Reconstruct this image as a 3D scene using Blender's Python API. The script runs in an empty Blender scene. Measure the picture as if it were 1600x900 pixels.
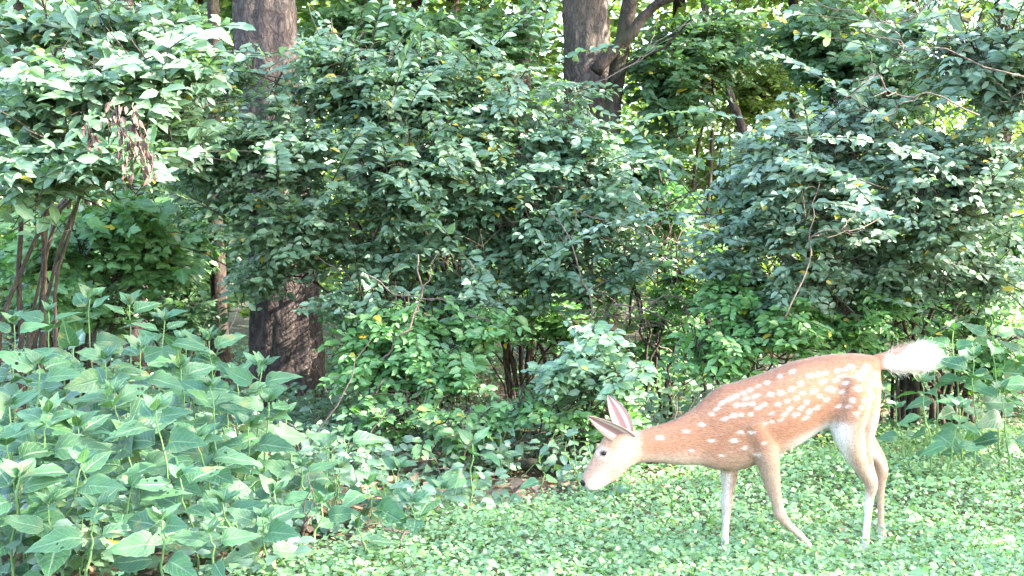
import bpy, math, random
import numpy as np
from mathutils import Vector, Matrix

# ------------------------------------------------------------------ camera, light, exposure
scene = bpy.context.scene
F_PX = 2198.0                       # focal length in pixels of a 1600 px wide picture
CAM_H = 1.1
PITCH = math.radians(1.3)
cam_d = bpy.data.cameras.new('camera')
cam_d.sensor_width = 36.0
cam_d.lens = 36.0 * F_PX / 1600.0
cam_d.clip_start = 0.05
cam_d.clip_end = 2000.0
cam = bpy.data.objects.new('camera', cam_d)
scene.collection.objects.link(cam)
cam.location = (0, 0, CAM_H)
cam.rotation_euler = (math.pi / 2 - PITCH, 0, 0)
scene.camera = cam

SUN = np.array([0.86, -0.14, 0.52]); SUN /= np.linalg.norm(SUN)
world = bpy.data.worlds.new('World'); scene.world = world
world.use_nodes = True
wn = world.node_tree; wn.nodes.clear()
w_out = wn.nodes.new('ShaderNodeOutputWorld'); w_bg = wn.nodes.new('ShaderNodeBackground')
w_sky = wn.nodes.new('ShaderNodeTexSky')
w_sky.sky_type = 'NISHITA'; w_sky.sun_disc = False
w_sky.sun_elevation = math.asin(SUN[2])
w_sky.sun_rotation = math.atan2(SUN[0], SUN[1])
w_sky.air_density = 1.0; w_sky.dust_density = 2.5; w_sky.ozone_density = 1.0
w_bg.inputs['Strength'].default_value = 0.15
wn.links.new(w_sky.outputs[0], w_bg.inputs['Color']); wn.links.new(w_bg.outputs[0], w_out.inputs['Surface'])

sun_d = bpy.data.lights.new('sun', 'SUN')
sun_d.energy = 3.4; sun_d.angle = math.radians(0.5); sun_d.color = (1.0, 0.92, 0.80)
sun_o = bpy.data.objects.new('sun', sun_d); scene.collection.objects.link(sun_o)
sun_o.rotation_euler = Vector(SUN.tolist()).to_track_quat('Z', 'Y').to_euler()
sun_o.location = (8, 3, 9)

scene.view_settings.view_transform = 'Standard'
scene.view_settings.look = 'None'
scene.view_settings.gamma = 1.0
scene.view_settings.exposure = 3.75
scene.cycles.max_bounces = 5
scene.cycles.diffuse_bounces = 3
scene.cycles.use_light_tree = False
world.cycles.sampling_method = 'MANUAL'; world.cycles.sample_map_resolution = 256
scene.cycles.glossy_bounces = 2
scene.cycles.transmission_bounces = 3
scene.cycles.transparent_max_bounces = 4
scene.cycles.use_denoising = True
scene.cycles.sample_clamp_indirect = 6.0

# ------------------------------------------------------------------ helpers
COL = scene.collection
CA, SA = math.cos(PITCH), math.sin(PITCH)

def P(px, py, Y):
    """the point seen at a photograph position, Y metres away"""
    a = (px - 800) / F_PX; b = (450 - py) / F_PX
    d = np.array([a, CA + b * SA, -SA + b * CA])
    return np.array([0, 0, CAM_H]) + d * (Y / d[1])

def proj(p):
    """photograph positions of points (n,3)"""
    q = np.asarray(p) - np.array([0, 0, CAM_H])
    dep = q[:, 1] * CA - q[:, 2] * SA
    up = q[:, 1] * SA + q[:, 2] * CA
    return 800 + F_PX * q[:, 0] / dep, 450 - F_PX * up / dep, dep

def norm(v):
    v = np.asarray(v, float)
    return v / np.maximum(np.linalg.norm(v, axis=-1, keepdims=True), 1e-9)

def gz(x, y):
    """ground height"""
    x = np.asarray(x, float); y = np.asarray(y, float)
    return (0.022 * np.sin(1.3 * x + 0.7 * y) + 0.018 * np.sin(2.1 * y - 0.9 * x + 1.0)
            + 0.012 * np.sin(4.3 * x + 2.2) * np.sin(3.7 * y)
            + 0.05 * np.clip((y - 8.5) / 4, 0, 3))

def set_props(o, label=None, category=None, group=None, kind=None):
    if label: o['label'] = label
    if category: o['category'] = category
    if group: o['group'] = group
    if kind: o['kind'] = kind
    return o

def link(name, data, parent=None, loc=None):
    o = bpy.data.objects.new(name, data)
    COL.objects.link(o)
    if parent is not None: o.parent = parent
    if loc is not None: o.location = loc
    return o

def thing(name, label, category, loc, group=None):
    o = link(name, None, None, [float(c) for c in loc])
    o.empty_display_size = 0.05
    return set_props(o, label, category, group)

class Buf:
    """collects vertices and faces; build() links ONE mesh object"""
    def __init__(s): s.v = []; s.f = []; s.n = 0; s.a = []
    def add(s, v, f, attr=None):
        v = np.asarray(v, float)
        s.v.append(v); s.f += [tuple(i + s.n for i in q) for q in f]; s.n += len(v)
        s.a.append(np.zeros((len(v), 3)) if attr is None else np.asarray(attr, float))
    def tube(s, pts, rad, sides=6, cap=True):
        pts = np.asarray(pts, float); n = len(pts)
        rad = np.broadcast_to(np.asarray(rad, float), (n,))
        t = norm(np.gradient(pts, axis=0))
        ref = np.array([0.13, 0.21, 0.97]) if abs(t[:, 2]).mean() < .8 else np.array([0.97, 0.2, 0.1])
        a = norm(np.cross(t, ref)); b = np.cross(t, a)
        th = np.arange(sides) * 2 * math.pi / sides
        ring = pts[:, None] + rad[:, None, None] * (np.cos(th)[None, :, None] * a[:, None] + np.sin(th)[None, :, None] * b[:, None])
        f = []
        for i in range(n - 1):
            for k in range(sides):
                k2 = (k + 1) % sides
                f.append((i * sides + k, i * sides + k2, (i + 1) * sides + k2, (i + 1) * sides + k))
        if cap:
            f.append(tuple(range(sides))[::-1]); f.append(tuple((n - 1) * sides + k for k in range(sides)))
        s.add(ring.reshape(-1, 3), f)
    def mesh(s, name, mat, smooth=True, origin=None):
        v = np.concatenate(s.v) if s.v else np.zeros((0, 3))
        if origin is not None: v = v - np.asarray(origin, float)
        m = bpy.data.meshes.new(name)
        m.from_pydata(v.tolist(), [], s.f)
        at = m.attributes.new('luv', 'FLOAT_VECTOR', 'POINT')
        at.data.foreach_set('vector', np.concatenate(s.a).ravel() if s.a else np.zeros(0))
        if smooth: m.polygons.foreach_set('use_smooth', [True] * len(m.polygons))
        if mat: m.materials.append(mat)
        m.update()
        return m
    def build(s, name, mat, parent=None, smooth=True, kind=None):
        org = np.array(parent.matrix_basis.translation) if parent is not None else None
        o = link(name, s.mesh(name, mat, smooth, org), parent)
        if kind: o['kind'] = kind
        return o

def bez(p0, p1, p2, p3, n):
    t = np.linspace(0, 1, n)[:, None]
    return ((1 - t) ** 3) * p0 + 3 * ((1 - t) ** 2) * t * p1 + 3 * (1 - t) * t * t * p2 + t ** 3 * p3

def wobble(pts, amp, rng, freq=2.0):
    n = len(pts); t = np.linspace(0, 1, n)
    out = pts.copy()
    for k in range(3):
        for f in (freq, freq * 2.3):
            out[:, k] += amp / f * np.sin(2 * math.pi * f * t + rng.uniform(0, 6.28)) * np.minimum(1, t * 6)
    return out

# ------------------------------------------------------------------ sun flecks: gaps in the leaves above these points
FLECKS = []
def fleck(p, r): FLECKS.append((np.asarray(p, float), r))
def keep_mask(pos, margin=0.035):
    k = np.ones(len(pos), bool)
    for T, r in FLECKS:
        d = pos - T
        t = d @ SUN
        perp = np.linalg.norm(d - t[:, None] * SUN, axis=1)
        k &= ~((t > 0.1) & (perp < r + margin + 0.004 * np.clip(t, 0, 12)))
    return k

# ------------------------------------------------------------------ materials
def new_mat(name):
    m = bpy.data.materials.new(name); m.use_nodes = True
    nt = m.node_tree; nt.nodes.clear()
    return m, nt, nt.nodes, nt.links

def math_n(N, L, op, a, b=None, c=None):
    n = N.new('ShaderNodeMath'); n.operation = op
    for i, x in enumerate((a, b, c)):
        if x is None: continue
        if isinstance(x, (int, float)): n.inputs[i].default_value = x
        else: L.new(x, n.inputs[i])
    return n.outputs[0]

def mix_c(N, L, fac, a, b, mode='MIX'):
    n = N.new('ShaderNodeMix'); n.data_type = 'RGBA'; n.blend_type = mode
    for s, x in ((0, fac), (6, a), (7, b)):
        if isinstance(x, (int, float)): n.inputs[s].default_value = x
        elif isinstance(x, (tuple, list)): n.inputs[s].default_value = (*x[:3], 1)
        else: L.new(x, n.inputs[s])
    return n.outputs[2]

def leaf_mat(name, dark, light, trans=0.34, rough=0.42, spec=0.5, veins=0.0, odd=(0.45, 0.36, 0.05), odd_at=0.975, rib=0.35, holes=False):
    m, nt, N, L = new_mat(name)
    out = N.new('ShaderNodeOutputMaterial')
    at = N.new('ShaderNodeAttribute'); at.attribute_name = 'luv'
    sp = N.new('ShaderNodeSeparateXYZ'); L.new(at.outputs['Vector'], sp.inputs[0])
    u, v, t = sp.outputs
    av = math_n(N, L, 'ABSOLUTE', v)
    col = mix_c(N, L, t, dark, light)
    nz = N.new('ShaderNodeTexNoise'); nz.inputs['Scale'].default_value = 38; nz.inputs['Detail'].default_value = 3
    geo = N.new('ShaderNodeNewGeometry'); L.new(geo.outputs['Position'], nz.inputs['Vector'])
    mot = math_n(N, L, 'MULTIPLY_ADD', nz.outputs['Fac'], 0.7, 0.65)
    col = mix_c(N, L, 1.0, col, mot, 'MULTIPLY')
    oi = N.new('ShaderNodeObjectInfo')
    col = mix_c(N, L, 1.0, col, math_n(N, L, 'MULTIPLY_ADD', oi.outputs['Random'], 0.45, 0.78), 'MULTIPLY')
    if holes:
        n9 = N.new('ShaderNodeTexNoise'); n9.inputs['Scale'].default_value = 11; n9.inputs['Detail'].default_value = 2; L.new(geo.outputs['Position'], n9.inputs['Vector'])
        br = N.new('ShaderNodeMapRange'); L.new(n9.outputs['Fac'], br.inputs[0])
        for i, x in ((1, 0.62), (2, 0.72), (3, 0.0), (4, 0.7)): br.inputs[i].default_value = x
        col = mix_c(N, L, br.outputs[0], col, (0.20, 0.19, 0.06))
    isodd = math_n(N, L, 'GREATER_THAN', t, odd_at)
    col = mix_c(N, L, isodd, col, odd)
    mid = N.new('ShaderNodeMapRange'); mid.interpolation_type = 'SMOOTHSTEP'
    L.new(av, mid.inputs['Value'])
    for i, x in ((1, 0.02), (2, 0.12), (3, rib), (4, 0.0)): mid.inputs[i].default_value = x
    pale = tuple(min(1, c * 1.2 + 0.12) for c in light)
    col = mix_c(N, L, mid.outputs[0], col, pale)
    bump = None
    if veins > 0:
        ph = math_n(N, L, 'MULTIPLY_ADD', av, -0.30, u)
        ph = math_n(N, L, 'MULTIPLY', ph, 8.0)
        fr = math_n(N, L, 'FRACT', ph)
        ds = math_n(N, L, 'ABSOLUTE', math_n(N, L, 'SUBTRACT', fr, 0.5))
        vn = N.new('ShaderNodeMapRange'); vn.interpolation_type = 'SMOOTHSTEP'
        L.new(ds, vn.inputs['Value'])
        for i, x in ((1, 0.0), (2, 0.16), (3, veins), (4, 0.0)): vn.inputs[i].default_value = x
        col = mix_c(N, L, vn.outputs[0], col, pale)
        ed = N.new('ShaderNodeMapRange'); L.new(av, ed.inputs['Value'])
        for i, x in ((1, 0.86), (2, 1.0), (3, 0.0), (4, 0.35)): ed.inputs[i].default_value = x
        col = mix_c(N, L, ed.outputs[0], col, pale)
        hb = math_n(N, L, 'ADD', math_n(N, L, 'MULTIPLY', vn.outputs[0], -1.0), math_n(N, L, 'MULTIPLY', mid.outputs[0], -1.5))
        bp = N.new('ShaderNodeBump'); bp.inputs['Strength'].default_value = 0.5; bp.inputs['Distance'].default_value = 0.01
        L.new(hb, bp.inputs['Height']); bump = bp.outputs[0]
    pr = N.new('ShaderNodeBsdfPrincipled')
    L.new(col, pr.inputs['Base Color'])
    pr.inputs['Roughness'].default_value = rough
    pr.inputs['Specular IOR Level'].default_value = spec
    tr = N.new('ShaderNodeBsdfTranslucent')
    tc = mix_c(N, L, 1.0, col, (1.25, 1.45, 0.55), 'MULTIPLY')
    L.new(tc, tr.inputs['Color'])
    if bump: L.new(bump, pr.inputs['Normal'])
    ms = N.new('ShaderNodeMixShader'); ms.inputs[0].default_value = trans
    L.new(pr.outputs[0], ms.inputs[1]); L.new(tr.outputs[0], ms.inputs[2])
    fin = ms.outputs[0]
    if holes:
        vo = N.new('ShaderNodeTexVoronoi'); vo.inputs['Scale'].default_value = 34; L.new(geo.outputs['Position'], vo.inputs['Vector'])
        n8 = N.new('ShaderNodeTexNoise'); n8.inputs['Scale'].default_value = 9; L.new(geo.outputs['Position'], n8.inputs['Vector'])
        hl = math_n(N, L, 'MULTIPLY', math_n(N, L, 'LESS_THAN', vo.outputs['Distance'], 0.24), math_n(N, L, 'GREATER_THAN', n8.outputs['Fac'], 0.60))
        tp = N.new('ShaderNodeBsdfTransparent'); m2 = N.new('ShaderNodeMixShader')
        L.new(hl, m2.inputs[0]); L.new(fin, m2.inputs[1]); L.new(tp.outputs[0], m2.inputs[2]); fin = m2.outputs[0]
    L.new(fin, out.inputs['Surface'])
    return m

def bark_mat(name, c1, c2, scale=(26, 26, 5), bump=0.7, moss=0.0):
    m, nt, N, L = new_mat(name)
    out = N.new('ShaderNodeOutputMaterial'); pr = N.new('ShaderNodeBsdfPrincipled')
    tc = N.new('ShaderNodeTexCoord'); mp = N.new('ShaderNodeMapping'); mp.inputs['Scale'].default_value = scale
    L.new(tc.outputs['Object'], mp.inputs['Vector'])
    n1 = N.new('ShaderNodeTexNoise'); n1.inputs['Scale'].default_value = 3.0; n1.inputs['Detail'].default_value = 8; n1.inputs['Roughness'].default_value = 0.7
    n2 = N.new('ShaderNodeTexNoise'); n2.inputs['Scale'].default_value = 1.6; n2.inputs['Detail'].default_value = 3
    L.new(tc.outputs['Object'], n2.inputs['Vector'])
    nw = N.new('ShaderNodeTexNoise'); nw.inputs['Scale'].default_value = 7; nw.inputs['Detail'].default_value = 4; L.new(tc.outputs['Object'], nw.inputs['Vector'])
    wv = N.new('ShaderNodeVectorMath'); wv.operation = 'MULTIPLY_ADD'; wv.inputs[1].default_value = (3.0, 3.0, 3.6)
    L.new(nw.outputs['Color'], wv.inputs[0]); L.new(mp.outputs[0], wv.inputs[2])
    L.new(wv.outputs[0], n1.inputs['Vector'])
    vo = N.new('ShaderNodeTexVoronoi'); vo.feature = 'DISTANCE_TO_EDGE'; vo.inputs['Scale'].default_value = 1.0; L.new(wv.outputs[0], vo.inputs['Vector'])
    ve = N.new('ShaderNodeMapRange'); L.new(vo.outputs['Distance'], ve.inputs[0])
    for i, x in ((1, 0.0), (2, 0.28), (3, 0.0), (4, 1.0)): ve.inputs[i].default_value = x
    hgt = math_n(N, L, 'MULTIPLY_ADD', n1.outputs['Fac'], 0.78, math_n(N, L, 'MULTIPLY', ve.outputs[0], 0.24))
    rp = N.new('ShaderNodeValToRGB'); rp.color_ramp.elements[0].position = 0.28; rp.color_ramp.elements[1].position = 0.80
    rp.color_ramp.elements[0].color = (*c1, 1); rp.color_ramp.elements[1].color = (*c2, 1)
    L.new(hgt, rp.inputs[0])
    col = rp.outputs[0]
    if moss > 0:
        mr = N.new('ShaderNodeMapRange'); L.new(n2.outputs['Fac'], mr.inputs[0])
        for i, x in ((1, 0.5), (2, 0.68), (3, 0.0), (4, moss)): mr.inputs[i].default_value = x
        col = mix_c(N, L, mr.outputs[0], col, (0.10, 0.13, 0.05))
    L.new(col, pr.inputs['Base Color']); pr.inputs['Roughness'].default_value = 0.9; pr.inputs['Specular IOR Level'].default_value = 0.2
    bp = N.new('ShaderNodeBump'); bp.inputs['Strength'].default_value = bump; bp.inputs['Distance'].default_value = 0.02
    L.new(hgt, bp.inputs['Height']); L.new(bp.outputs[0], pr.inputs['Normal'])
    L.new(pr.outputs[0], out.inputs['Surface'])
    return m

def ground_mat():
    m, nt, N, L = new_mat('woodland_soil')
    out = N.new('ShaderNodeOutputMaterial'); pr = N.new('ShaderNodeBsdfPrincipled')
    geo = N.new('ShaderNodeNewGeometry')
    n1 = N.new('ShaderNodeTexNoise'); n1.inputs['Scale'].default_value = 14; n1.inputs['Detail'].default_value = 9; n1.inputs['Roughness'].default_value = 0.7
    n2 = N.new('ShaderNodeTexVoronoi'); n2.inputs['Scale'].default_value = 22
    n3 = N.new('ShaderNodeTexNoise'); n3.inputs['Scale'].default_value = 0.8; n3.inputs['Detail'].default_value = 4
    for n in (n1, n2, n3): L.new(geo.outputs['Position'], n.inputs['Vector'])
    rp = N.new('ShaderNodeValToRGB'); e = rp.color_ramp.elements
    e[0].position = 0.3; e[0].color = (0.035, 0.025, 0.017, 1); e[1].position = 0.75; e[1].color = (0.20, 0.135, 0.085, 1)
    x = e.new(0.5); x.color = (0.095, 0.065, 0.04, 1)
    L.new(n1.outputs['Fac'], rp.inputs[0])
    col = mix_c(N, L, math_n(N, L, 'MULTIPLY', n2.outputs['Distance'], 0.8), rp.outputs[0], (0.05, 0.06, 0.025))
    mr = N.new('ShaderNodeMapRange'); L.new(n3.outputs['Fac'], mr.inputs[0])
    for i, v in ((1, 0.45), (2, 0.65), (3, 0.0), (4, 0.5)): mr.inputs[i].default_value = v
    col = mix_c(N, L, mr.outputs[0], col, (0.045, 0.065, 0.022))
    L.new(col, pr.inputs['Base Color']); pr.inputs['Roughness'].default_value = 0.95
    bp = N.new('ShaderNodeBump'); bp.inputs['Strength'].default_value = 0.8; bp.inputs['Distance'].default_value = 0.03
    L.new(n1.outputs['Fac'], bp.inputs['Height']); L.new(bp.outputs[0], pr.inputs['Normal'])
    L.new(pr.outputs[0], out.inputs['Surface'])
    return m

M = {
    'teal':   leaf_mat('shrub_leaf_dull', (0.08, 0.150, 0.08), (0.14, 0.23, 0.14), rough=0.36, spec=0.9, trans=0.38),
    'fresh':  leaf_mat('shrub_leaf_fresh', (0.07, 0.17, 0.05), (0.14, 0.28, 0.095), rough=0.40, spec=0.6, trans=0.38),
    'bright': leaf_mat('shrub_leaf_pale', (0.095, 0.185, 0.105), (0.17, 0.28, 0.175), rough=0.42, spec=0.85, trans=0.38),
    'silver': leaf_mat('shrub_leaf_silvery', (0.12, 0.20, 0.135), (0.21, 0.305, 0.225), rough=0.42, spec=0.9, trans=0.38),
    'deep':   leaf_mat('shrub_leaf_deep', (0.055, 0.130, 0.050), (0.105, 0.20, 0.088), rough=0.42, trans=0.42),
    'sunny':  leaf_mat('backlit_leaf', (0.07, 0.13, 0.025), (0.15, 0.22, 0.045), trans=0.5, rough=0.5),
    'crown':  leaf_mat('crown_leaf', (0.04, 0.10, 0.03), (0.08, 0.16, 0.05), rough=0.5),
    'broad':  leaf_mat('broad_leaf', (0.030, 0.092, 0.037), (0.075, 0.175, 0.066), rough=0.45, spec=0.5, veins=0.22, rib=0.5, odd_at=2.0, trans=0.2, holes=True),
    'clover': leaf_mat('ground_leaf', (0.115, 0.235, 0.080), (0.23, 0.36, 0.16), rough=0.32, spec=0.9, odd_at=0.992, odd=(0.42, 0.36, 0.14), rib=0.25, trans=0.3),
    'litter': leaf_mat('dry_leaf', (0.14, 0.085, 0.05), (0.34, 0.23, 0.15), trans=0.1, rough=0.8, spec=0.2, odd_at=2.0, rib=0.2),
    'withered': leaf_mat('withered_leaf', (0.045, 0.029, 0.026), (0.125, 0.085, 0.072), trans=0.12, rough=0.85, spec=0.2, odd_at=2.0),
    'bark':   bark_mat('grey_brown_bark', (0.020, 0.015, 0.014), (0.125, 0.100, 0.092), (19, 19, 2.4), 1.0, moss=0.12),
    'bark3':  bark_mat('pale_furrowed_bark', (0.04, 0.031, 0.028), (0.19, 0.155, 0.135), (19, 19, 2.4), 1.0, moss=0.12),
    'bark2':  bark_mat('dark_bark', (0.016, 0.013, 0.011), (0.08, 0.06, 0.047), (19, 19, 2.4), 1.0, moss=0.35),
    'stem':   bark_mat('shrub_stem', (0.022, 0.018, 0.014), (0.075, 0.06, 0.045), (20, 20, 5), 0.4, moss=0.3),
    'twig':   bark_mat('pale_twig', (0.07, 0.056, 0.046), (0.19, 0.15, 0.125), (30, 30, 30), 0.3),
    'green_stem': bark_mat('green_stem', (0.09, 0.17, 0.06), (0.16, 0.26, 0.10), (30, 30, 8), 0.2),
    'soil': ground_mat(),
}

# ------------------------------------------------------------------ leaf shapes: (along, across, lift) and faces
def T_(v, f): return np.array(v, float), f
OVATE = T_([(0, 0, 0), (.28, 0, -.02), (.65, 0, 0), (1, 0, -.12), (.27, .90, .09), (.67, .80, .07), (.27, -.90, .09), (.67, -.80, .07)],
           [(0, 1, 4), (0, 6, 1), (1, 2, 5, 4), (1, 6, 7, 2), (2, 3, 5), (2, 7, 3)])
ROUND = T_([(0, 0, 0), (.5, 0, -.05), (1, 0, -.06), (.18, .75, .06), (.62, .98, .05), (.18, -.75, .06), (.62, -.98, .05)],
           [(0, 1, 4, 3), (1, 2, 4), (0, 5, 6, 1), (1, 6, 2)])
SIMPLE = T_([(0, 0, 0), (.45, 0, -.03), (1, 0, -.1), (.4, .95, .06), (.4, -.95, .06)], [(0, 1, 3), (1, 2, 3), (0, 4, 1), (1, 4, 2)])
LOBED = T_([(0, 0, 0), (.35, 0, 0), (.6, 0, 0), (1, 0, -.12), (.08, .45, .05), (.42, 1.0, .02), (.48, .45, .04), (.72, .5, 0),
            (.08, -.45, .05), (.42, -1.0, .02), (.48, -.45, .04), (.72, -.5, 0)],
           [(0, 1, 4), (4, 1, 5), (1, 6, 5), (1, 2, 6), (2, 7, 6), (2, 3, 7), (0, 8, 1), (8, 9, 1), (1, 9, 10), (1, 10, 2), (2, 10, 11), (2, 11, 3)])

def frames(d, n):
    d = norm(d); n = norm(n - (n * d).sum(-1, keepdims=True) * d)
    return d, np.cross(n, d), n

def leaf_cloud(name, tmpl, pos, d, n, length, width, tint, mat, parent=None, kind='stuff'):
    """many leaves in ONE mesh"""
    tv, tf = tmpl
    d, s, n = frames(d, n)
    k = len(pos); L_ = np.asarray(length)[:, None, None]; W_ = np.asarray(width)[:, None, None] * 0.5
    v = pos[:, None] + L_ * tv[None, :, 0:1] * d[:, None] + W_ * tv[None, :, 1:2] * s[:, None] + L_ * tv[None, :, 2:3] * n[:, None]
    if parent is not None: v = v - np.array(parent.matrix_basis.translation)
    nv = len(tv)
    luv = np.empty((k, nv, 3)); luv[:, :, 0] = tv[None, :, 0]; luv[:, :, 1] = tv[None, :, 1]; luv[:, :, 2] = np.asarray(tint)[:, None]
    sizes = np.array([len(q) for q in tf]); flat = np.concatenate([np.array(q) for q in tf])
    nl = len(flat)
    loops = (np.arange(k)[:, None] * nv + flat[None]).ravel().astype(np.int32)
    starts = (np.arange(k)[:, None] * nl + np.concatenate([[0], np.cumsum(sizes)[:-1]])[None]).ravel().astype(np.int32)
    m = bpy.data.meshes.new(name)
    m.vertices.add(k * nv); m.loops.add(len(loops)); m.polygons.add(len(starts))
    m.vertices.foreach_set('co', v.astype(np.float32).ravel())
    m.loops.foreach_set('vertex_index', loops)
    m.polygons.foreach_set('loop_start', starts)
    m.polygons.foreach_set('use_smooth', np.ones(len(starts), bool))
    m.update(calc_edges=True)
    a = m.attributes.new('luv', 'FLOAT_VECTOR', 'POINT'); a.data.foreach_set('vector', luv.astype(np.float32).ravel())
    m.materials.append(mat)
    o = link(name, m, parent)
    if kind: o['kind'] = kind
    return o

_var = {}
def leaf_variants(key, tmpl, mat, wl, n=6):
    """a few unit-length leaf meshes that single leaves share"""
    if key in _var: return _var[key]
    out = []
    for i in range(n):
        tv, tf = tmpl
        rng = np.random.default_rng(i + 11)
        v = tv.copy(); v[:, 1] *= wl / 2; v[:, 2] += 0.10 * rng.uniform(-1, 1) * v[:, 0] ** 2
        b = Buf(); a = tv.copy(); a[:, 2] = (i + 0.5) / n * 0.96
        b.add(v, tf, a)
        out.append(b.mesh('leaf', mat))
    _var[key] = out
    return out

def place_leaf(mesh, parent, pos, d, n, size, name='leaf'):
    d, s, n = frames(np.asarray(d)[None], np.asarray(n)[None])
    d, s, n = d[0] * size, s[0] * size, n[0] * size
    o = bpy.data.objects.new(name, mesh); COL.objects.link(o); o.parent = parent
    l = pos - np.array(parent.matrix_basis.translation)
    o.matrix_basis = Matrix(((d[0], s[0], n[0], l[0]), (d[1], s[1], n[1], l[1]), (d[2], s[2], n[2], l[2]), (0, 0, 0, 1)))
    return o

# ------------------------------------------------------------------ shrubs
def spray_leaves(rng, start, direc, length, llen, gap, face, droop, alt=False):
    """a leafy twig: its points and the leaves on it"""
    n = max(3, int(length / gap))
    t = np.linspace(0, 1, 6)[:, None]
    side = norm(np.cross(direc, [0, 0, 1.0]) + 1e-6)
    pts = start + direc * length * t + np.array([0, 0, -1.0]) * droop * length * t ** 2 + side * rng.normal(0, .12) * length * t ** 2
    tt = np.linspace(0.12, 1.0, n)
    idx = tt * 5; i0 = np.clip(idx.astype(int), 0, 4); fr = (idx - i0)[:, None]
    node = pts[i0] * (1 - fr) + pts[i0 + 1] * fr
    tang = norm(pts[i0 + 1] - pts[i0])
    pos, dd, nn, ll = [], [], [], []
    up = np.array([0, 0, 1.0])
    for sgn in (1, -1):
        ang = rng.uniform(0.6, 1.2, n)[:, None]
        sd = norm(np.cross(tang, up)) * sgn
        d = tang * np.cos(ang) + sd * np.sin(ang) + np.array([0, 0, -1.0]) * rng.uniform(-.18, .36, n)[:, None] + rng.normal(0, .16, (n, 3))
        pos.append(node + norm(d) * llen * 0.10); dd.append(norm(d))
        nn.append(norm(face[None] + rng.normal(0, .30, (n, 3))))
        sz = llen * (0.62 + 0.55 * np.sin(np.pi * (0.2 + 0.7 * tt))) * rng.uniform(.7, 1.15, n)
        sz[-1] *= 0.7
        ll.append(sz)
    return pts, np.concatenate(pos), np.concatenate(dd), np.concatenate(nn), np.concatenate(ll)

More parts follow.
